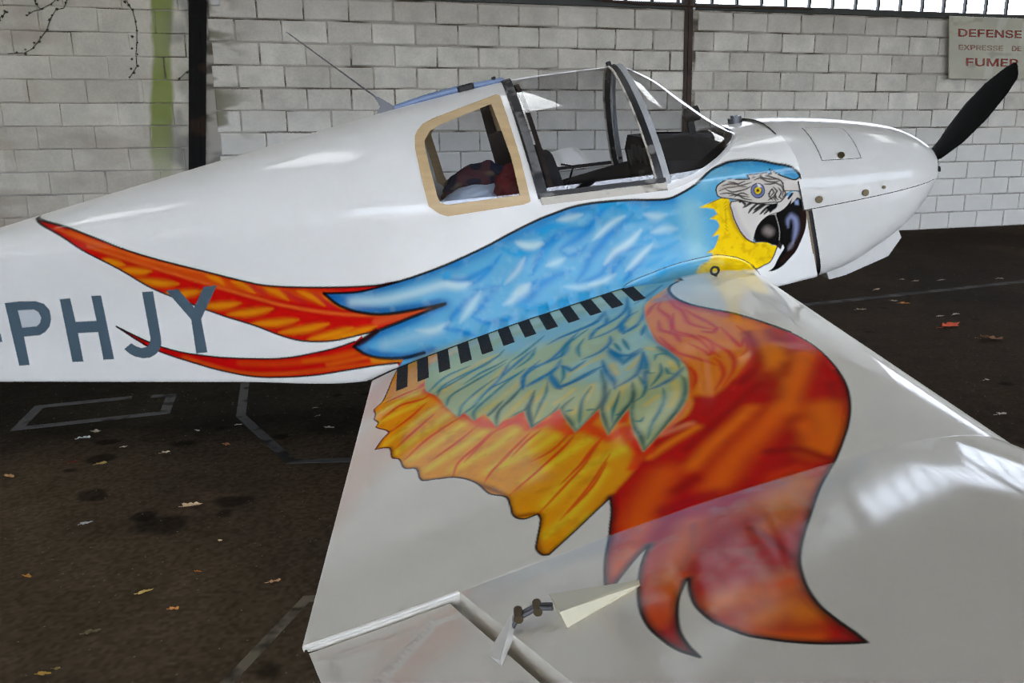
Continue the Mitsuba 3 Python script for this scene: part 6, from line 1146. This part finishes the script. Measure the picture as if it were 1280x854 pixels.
for x, d, r in ((2.024, 0.034, 0.015), (2.227, 0.024, 0.014), (2.313, 0.030, 0.007)): part('cowling_fastener', disc_on(x, cowl_ang(x, seam_z(x)+d), r, 0.010), 'brass', smooth=40)
part('cowling_fastener', disc_on(2.655, cowl_ang(2.655, seam_z(2.655)+0.03), 0.012, 0.012), 'black_rubber', smooth=40)
# cap on the deck ahead of the windscreen
cp = trimesh.creation.cylinder(0.032, 0.03, sections=24); cp.apply_translation((1.905, YC, 0.633)); part('filler_cap', cat(cp, box(0.02, 0.05, 0.012, (1.905, YC, 0.652))), 'antenna_metal', smooth=40)
# carburettor scoop
sc_ = [(2.18, -.215, .10), (2.26, -.212, .11), (2.475, -.178, .11), (2.555, -.108, .10), (2.52, 0.02, .10), (2.15, -0.02, .10)]
part('air_scoop', trimesh.convex.convex_hull(np.array([(x, YC+s*w, z) for x, z, w in sc_ for s in (-1, 1)])), 'cowl_paint')
# ------------------------------------------------------------------ propeller
hub = np.array([2.745, -0.52, 0.185]); tip = np.array([2.745, 0.245, 0.605]); e = (tip-hub); R = np.linalg.norm(e); e /= R; f = np.cross([1.0, 0, 0], e)
def blade(sg_):
    st = [(0.05, .085, .05, 55), (0.16, .10, .035, 44), (0.30, .128, .026, 34), (0.5, .138, .019, 26), (0.72, .118, .013, 20), (0.9, .082, .009, 17), (0.985, .052, .006, 16), (1.0, .034, .004, 16)]
    ang = np.linspace(0, 2*np.pi, 25); out = []
    for q, ch, th, tw in st:
        w = math.radians(tw); cx, cz = np.cos(ang)*ch*0.68, np.sin(ang)*th/2*np.where(np.sin(ang) > 0, 1.2, 0.6)
        d1 = f*math.cos(w)+np.array([1.0, 0, 0])*math.sin(w); d2 = np.cross(e, d1)
        sweep = f*0.02*(q-0.5)**2*sg_
        out.append(hub+sg_*e*q*R+sweep+cx[:, None]*d1*sg_+cz[:, None]*d2)
    o = np.array(out); c = o[-1].mean(0); k = len(ang)
    return cat(grid(o), tm(np.vstack([o[-1], c]), [[i, (i+1) % k, k] for i in range(k)]))
k = part('propeller', blade(1), 'prop_black', smooth=40, label='black two-blade propeller')
put(f'{k}__blade', A(blade(-1)), 'prop_black', smooth=40)
h_ = trimesh.creation.cylinder(0.07, 0.09, sections=28); h_.apply_transform(trimesh.transformations.rotation_matrix(math.pi/2, (0, 1, 0))); h_.apply_translation(hub); put(f'{k}__hub', A(h_), 'prop_black', smooth=40)
# ------------------------------------------------------------------ wings
def wing_lower(ys, n=30):
    c = 1-(1-np.linspace(0, 1, n))**1.6
    return np.array([[(float(te_x(y))+q*float(le_x(y)-te_x(y)), y, float(wing_z(q, y, False))) for q in c] for y in ys])
def cspace(n): 
    u = np.linspace(0, 1, n); return 0.94*u*(u < .8)/.8*1.0*(u < .8)+(u >= .8)*(0.94+0.06*(1-(1-(u-.8)/.2)**2.2))
def wing_upper(ys, cs):
    C, Y = np.meshgrid(cs, ys); X = te_x(Y)+C*(le_x(Y)-te_x(Y))
    return np.stack([X, Y, wing_skin(C, Y)], -1)
cs = cspace(WDENSE[0])
ys = np.linspace(0.0, KINK, WDENSE[1]); Uw = wing_upper(ys, cs); wm = grid(Uw, True)
wcol = paint_wing(wm.vertices[:, 0], wm.vertices[:, 1])
lw = grid(wing_lower(np.linspace(0, KINK, 20)))
q0 = Uw[-1]; ql = wing_lower([KINK], WDENSE[0])[0]
q0c = wing_upper([KINK], np.linspace(0, 1, 60))[0]; qlc = np.array([(x, KINK, float(wing_z(x/1.722, KINK, False))) for x in q0c[:, 0]])
endw = grid(np.stack([q0c, qlc], 0)); te = grid(np.stack([Uw[:, 0], np.array([(0.0, y, float(wing_z(0, y, False))) for y in ys])], 0))
wr = cat(lw, endw, te); w_all = cat(wm, wr)
part('wing', w_all, 'aircraft_paint', smooth=True if False else 40 if False else True, color=np.vstack([wcol, np.tile(CREAM, (len(wr.vertices), 1))]), label='near wing painted with orange, red and blue feathers')
hx = lambda y: 0.395+0.44*(np.asarray(y)-KINK)
YO = np.linspace(KINK, 3.5, 90)
def outer_upper(x0, x1, ys, n, dz=0.0, fx=None):
    out = []
    for y in ys:
        a, b = float(x0(y)), float(x1(y)); u = np.linspace(0, 1, n) if fx is None else fx
        x = a+(b-a)*u; p = wing_pt(x, np.full(n, y)); p[:, 2] += dz; out.append(p)
    return np.array(out)
ND, NX = WDENSE[2], WDENSE[3]
YO = np.r_[np.linspace(KINK, 2.46, ND), np.linspace(2.48, 3.5, 30)]
fxx = np.unique(np.r_[np.linspace(0, 0.93, NX-30), 0.93+0.07*(1-(1-np.linspace(0, 1, 31))**1.9)]); NX = len(fxx)
om = outer_upper(hx, le_x, YO, NX, 0.0, fxx)
top = grid(om, True); tcol = paint_wing(top.vertices[:, 0], top.vertices[:, 1])
yo2 = np.linspace(KINK, 3.5, 50); om2 = outer_upper(hx, le_x, yo2, NX, 0.0, fxx)
ol = np.array([np.c_[om2[i, :, 0], np.full(NX, y), wing_z((om2[i, :, 0]-float(te_x(y)))/float(le_x(y)-te_x(y)), np.full(NX, y), False)] for i, y in enumerate(yo2)])
rear = np.stack([om2[:, 0], ol[:, 0]], 1); front = np.stack([om2[:, -1], ol[:, -1]], 1)
bull = []
for i, y in enumerate(yo2):
    t, b = om2[i, 0], ol[i, 0]; h = t[2]-b[2]; s = np.linspace(0, 1, 6)
    bull.append(np.c_[t[0]-0.010*np.sin(np.pi*s), np.full(6, y), t[2]-h*s])
rest = cat(grid(ol), grid(np.array(bull)), grid(front), grid(np.stack([om2[-1], ol[-1]], 0)))
part('outer_wing', cat(top, rest), 'aircraft_paint', smooth=True, color=np.vstack([tcol, np.tile(CREAM, (len(rest.vertices), 1))]), label='near outer wing panel beyond the crank, with the flame-like feather tips')
# aileron, hung a little low so that the end rib of the centre section shows
ya = np.linspace(KINK+0.012, 3.3, 120)
AILX = lambda y: hx(y)-0.034
def ail_z(P):
    q = P.copy(); d1 = np.array([0.341, 1.760]); d2 = np.array([0.195, 2.03]); t = (d2-d1)/np.linalg.norm(d2-d1)
    r = (q[..., :2]-d1); dist = np.abs(r[..., 0]*t[1]-r[..., 1]*t[0]); s = r@t
    q[..., 2] += 0.006*np.exp(-(dist/0.006)**2)*sstep(0, 0.03, s)
    q[..., 2] += 0.0015*np.exp(-((q[..., 1]-1.775)/0.006)**2)*sstep(0.36, 0.32, q[..., 0]) if False else 0.003*np.exp(-((q[..., 1]-1.775)/0.006)**2)
    return q
au = ail_z(outer_upper(te_x, AILX, ya, 100, -0.014))
al = au.copy(); al[..., 2] = al[..., 2]-0.012-0.055*np.linspace(0, 1, 100)
nose_ = []
for i, y in enumerate(ya):
    t, b = au[i, -1], al[i, -1]; s = np.linspace(0, 1, 8); nose_.append(np.c_[t[0]+0.014*np.sin(np.pi*s), np.full(8, y), t[2]+(b[2]-t[2])*s])
part('aileron', cat(grid(au, True), grid(al), grid(np.array(nose_)), grid(np.stack([au[:, 0], al[:, 0]], 1)), grid(np.stack([au[0], al[0]], 0)), grid(np.stack([au[-1], al[-1]], 0))), 'wing_paint', smooth=40, label='near aileron hinged behind the outer wing')
xe = np.linspace(0.004, 0.392, 24); pe = np.array([wing_pt(np.array([x]), np.array([KINK-0.004]))[0] for x in xe]); pe[:, 2] -= 0.004
part('end_rib', tube(pe, 0.0062, 8), 'wing_paint', smooth=40, label='rounded white end rib at the wing crank')
def wz(x, y): return float(wing_pt(np.array([x]), np.array([y]))[0, 2])
F = []
for x, y, h in ((.612, 1.940, .004), (.612, 1.950, .030), (.628, 2.050, .034), (.634, 2.066, .004), (.79, 2.006, .003), (.79, 1.998, .012), (.785, 2.012, .010)): F.append((x-.002, y-.019, wz(x-.002, y-.019)+h-0.003))
k = part('aileron_fairing', trimesh.convex.convex_hull(np.array(F)), 'cream_paint', label='cream wedge fairing over the aileron control arm')
def wp(x, y, h):
    if y > KINK: x, y = x-.003, y-.020
    return (x, y, wz(x, y)+h)
for d in (-0.008, 0.008): put(num(f'{k}__link'), A(tube([wp(.615, 2.0+d, .022), wp(.585, 1.985+d, .026), wp(.545, 1.985+d, .020), wp(.528, 1.992+d, .010)], 0.0045, 6)), 'antenna_metal', smooth=40)
for x, y in ((.585, 1.985), (.545, 1.985)):
    m = trimesh.creation.cylinder(0.009, 0.034, sections=14); m.apply_transform(trimesh.transformations.rotation_matrix(math.pi/2, (1, 0, 0))); m.apply_translation(wp(x, y, .024)); put(num(f'{k}__pivot'), A(m), 'brass', smooth=40)
put(f'{k}__horn', A(trimesh.convex.convex_hull(np.array([wp(.535, 1.975, .03), wp(.535, 1.985, .03), wp(.530, 1.99, -.01), wp(.50, 2.095, -.012), wp(.47, 2.03, -.012), wp(.50, 2.09, -.002)]))), 'white_paint')
# anti-slip pads of the walkway
def wing_patch(poly, th, edge=0.02, off=0.0):
    m = trimesh.creation.extrude_polygon(sg.Polygon(poly), th); m = tm(*trimesh.remesh.subdivide_to_size(m.vertices, m.faces, edge)); v = m.vertices
    p = wing_pt(v[:, 0], v[:, 1]); p[:, 2] += v[:, 2]+off; return tm(p, m.faces)
for i in range(12):
    x = 0.120+0.0925*i; y1 = 0.265-0.060*min(i, 6)/6; y0 = 0.005+0.0*i
    part('walkway_pad', wing_patch([(x, y0), (x+0.050, y0), (x+0.062, y1), (x+0.014, y1)], 0.0016, 0.03, -0.0006), 'pad_black', label='black anti-slip pads of the walkway' if i == 0 else None)
xr = np.linspace(-0.02, 1.16, 60); part('root_seal', tube(np.c_[xr, np.full(60, 0.001), [wz(max(x, 0.0), 0.001)+0.001 for x in xr]], np.where(xr < 0.12, 0.0045, 0.0022), 6), 'black_rubber', smooth=40, label='dark seal between wing root and fuselage')
# root fillet
FX = [(1.150, 0.146), (1.1722, 0.1564), (1.2691, 0.1700), (1.3944, 0.1800), (1.5436, 0.1730), (1.6252, 0.145), (1.6878, 0.100), (1.7300, 0.030), (1.74, -0.02)]
fz = PC([a for a, b in FX], [b for a, b in FX]); xf = np.linspace(1.152, 1.738, 70); G = []
for x in xf:
    zt_ = float(fz(x)); w = 0.012+0.105*float(sstep(1.15, 1.45, x))*(1-0.55*float(sstep(1.6, 1.74, x))); row = []
    for s in np.linspace(0, 1, 12):
        y = w*(1-math.cos(s*math.pi/2)); zb_ = wz(min(x, 1.735), w); row.append((x, y+0.001, zt_+(zb_-zt_)*math.sin(s*math.pi/2) if False else zb_+(zt_-zb_)*(1-math.sin(s*math.pi/2))))
    G.append(row)
G = np.array(G); gm = grid(G)
part('root_fillet', gm, 'aircraft_paint', smooth=True, color=paint_fillet(gm.vertices), label='smooth painted fillet where the wing root meets the fuselage')
cv = np.c_[xf, np.full(70, 0.0015), [float(fz(x)) for x in xf]]; part('fillet_edge', tube(cv, 0.0014, 5), 'groove')
ey = np.array(wp(1.515, 0.115, 0.012)); th_ = np.linspace(0, 2*np.pi, 20)[:-1]
part('tiedown_ring', cat(tube(ey+np.c_[0.016*np.cos(th_), 0*th_, 0.016*np.sin(th_)+0.012], 0.005, 8, True), tube([ey-[0, 0, .03], ey], 0.006, 8)), 'black_rubber', smooth=40)
# the far wing, tail and undercarriage, out of the photograph's sight
yl = np.linspace(0.0, 3.4, 40); wl = wing_upper(yl, np.linspace(0, 1, 50)); wl2 = wing_lower(yl, 50)
fw = cat(grid(wl), grid(wl2)); fw.vertices = fw.vertices*[1, -1, 1]+[0, 2*YC, 0]
part('wing', fw, 'white_paint', smooth=40, label='far wing hidden behind the fuselage')
fin = prism([(-2.55, 1.05), (-3.05, 1.9), (-3.35, 1.9), (-3.4, 0.9), (-2.95, 0.74)], 0.03); v = fin.vertices; part('tail_fin', tm(np.c_[v[:, 0], YC-0.015+v[:, 2], v[:, 1]], fin.faces), 'white_paint')
st = box(0.62, 2.3, 0.03, (-2.85, YC, 1.085), 0.01); part('tailplane', st, 'white_paint')
def wheel(c, r, w):
    m = trimesh.creation.torus(r-w/2, w/2, major_sections=28, minor_sections=12); m.apply_transform(trimesh.transformations.rotation_matrix(math.pi/2, (1, 0, 0))); m2 = trimesh.creation.cylinder(r-w*0.7, w*0.6, sections=24); m2.apply_transform(trimesh.transformations.rotation_matrix(math.pi/2, (1, 0, 0))); m = cat(m, m2); m.apply_translation(c); return m
for y in (0.28, 2*YC-0.28):
    top = air((1.35, y, -0.03))[0]; r_ = 0.19; g = np.array([top[0]+0.02, top[1], r_+0.003])
    key = num(f'{AC}__landing_gear'); put(key, tube([top, g+[0, 0, 0.03]], 0.035, 10), 'white_paint', smooth=40); put(f'{key}__wheel', wheel(g, r_, 0.12), 'black_rubber', smooth=40)
tw = air((-2.9, YC, 0.74))[0]; g = np.array([tw[0]-0.08, tw[1], 0.085]); key = num(f'{AC}__tail_wheel'); put(key, cat(wheel(g, 0.08, 0.05), tube([tw, g], 0.012, 6)), 'black_rubber', smooth=40)

# ------------------------------------------------------------------ outside the open front of the hangar (seen only in reflections)
m = trimesh.creation.box((260, 120, 0.2)); m.apply_translation((2, 73.6, -0.13)); v = m.vertices; m.vertices = np.c_[v[:, 0], -v[:, 1], v[:, 2]]
put('apron', wall_tf(m), 'outdoor_mat', kind='structure')
for i in range(26):
    x = -110+9*i+rng.uniform(-2, 2); h = rng.uniform(5, 9)
    t = trimesh.creation.icosphere(2, 1.0); t.vertices = t.vertices*(1+0.25*(meshkit.fbm(t.vertices*2+i, 3, i)[:, None]-0.5))*[rng.uniform(4, 6), 4, h/2]; t.apply_translation((x, -95, h/2-0.3))
    put(num('distant_tree'), wall_tf(t), 'foliage_far', kind='structure')
for k, s in enumerate((SL+0.2, -3.0, 7.0, SR-0.2)):
    put(num('front_post'), wall_tf(box(0.25, 0.25, EAVE_F, (s, -DEEP+0.15, EAVE_F/2))), 'steel_dark', kind='structure')
put('front_gable', wall_tf(tm(*(lambda m: (np.c_[m.vertices[:, 0], -DEEP+m.vertices[:, 2]*0.1, m.vertices[:, 1]], m.faces))(prism([(SL, EAVE_F-0.5), (SR, EAVE_F-0.5), (SR, EAVE_F+.1), (SL, EAVE_F+.1)], 1.0)))), 'side_mat', kind='structure')
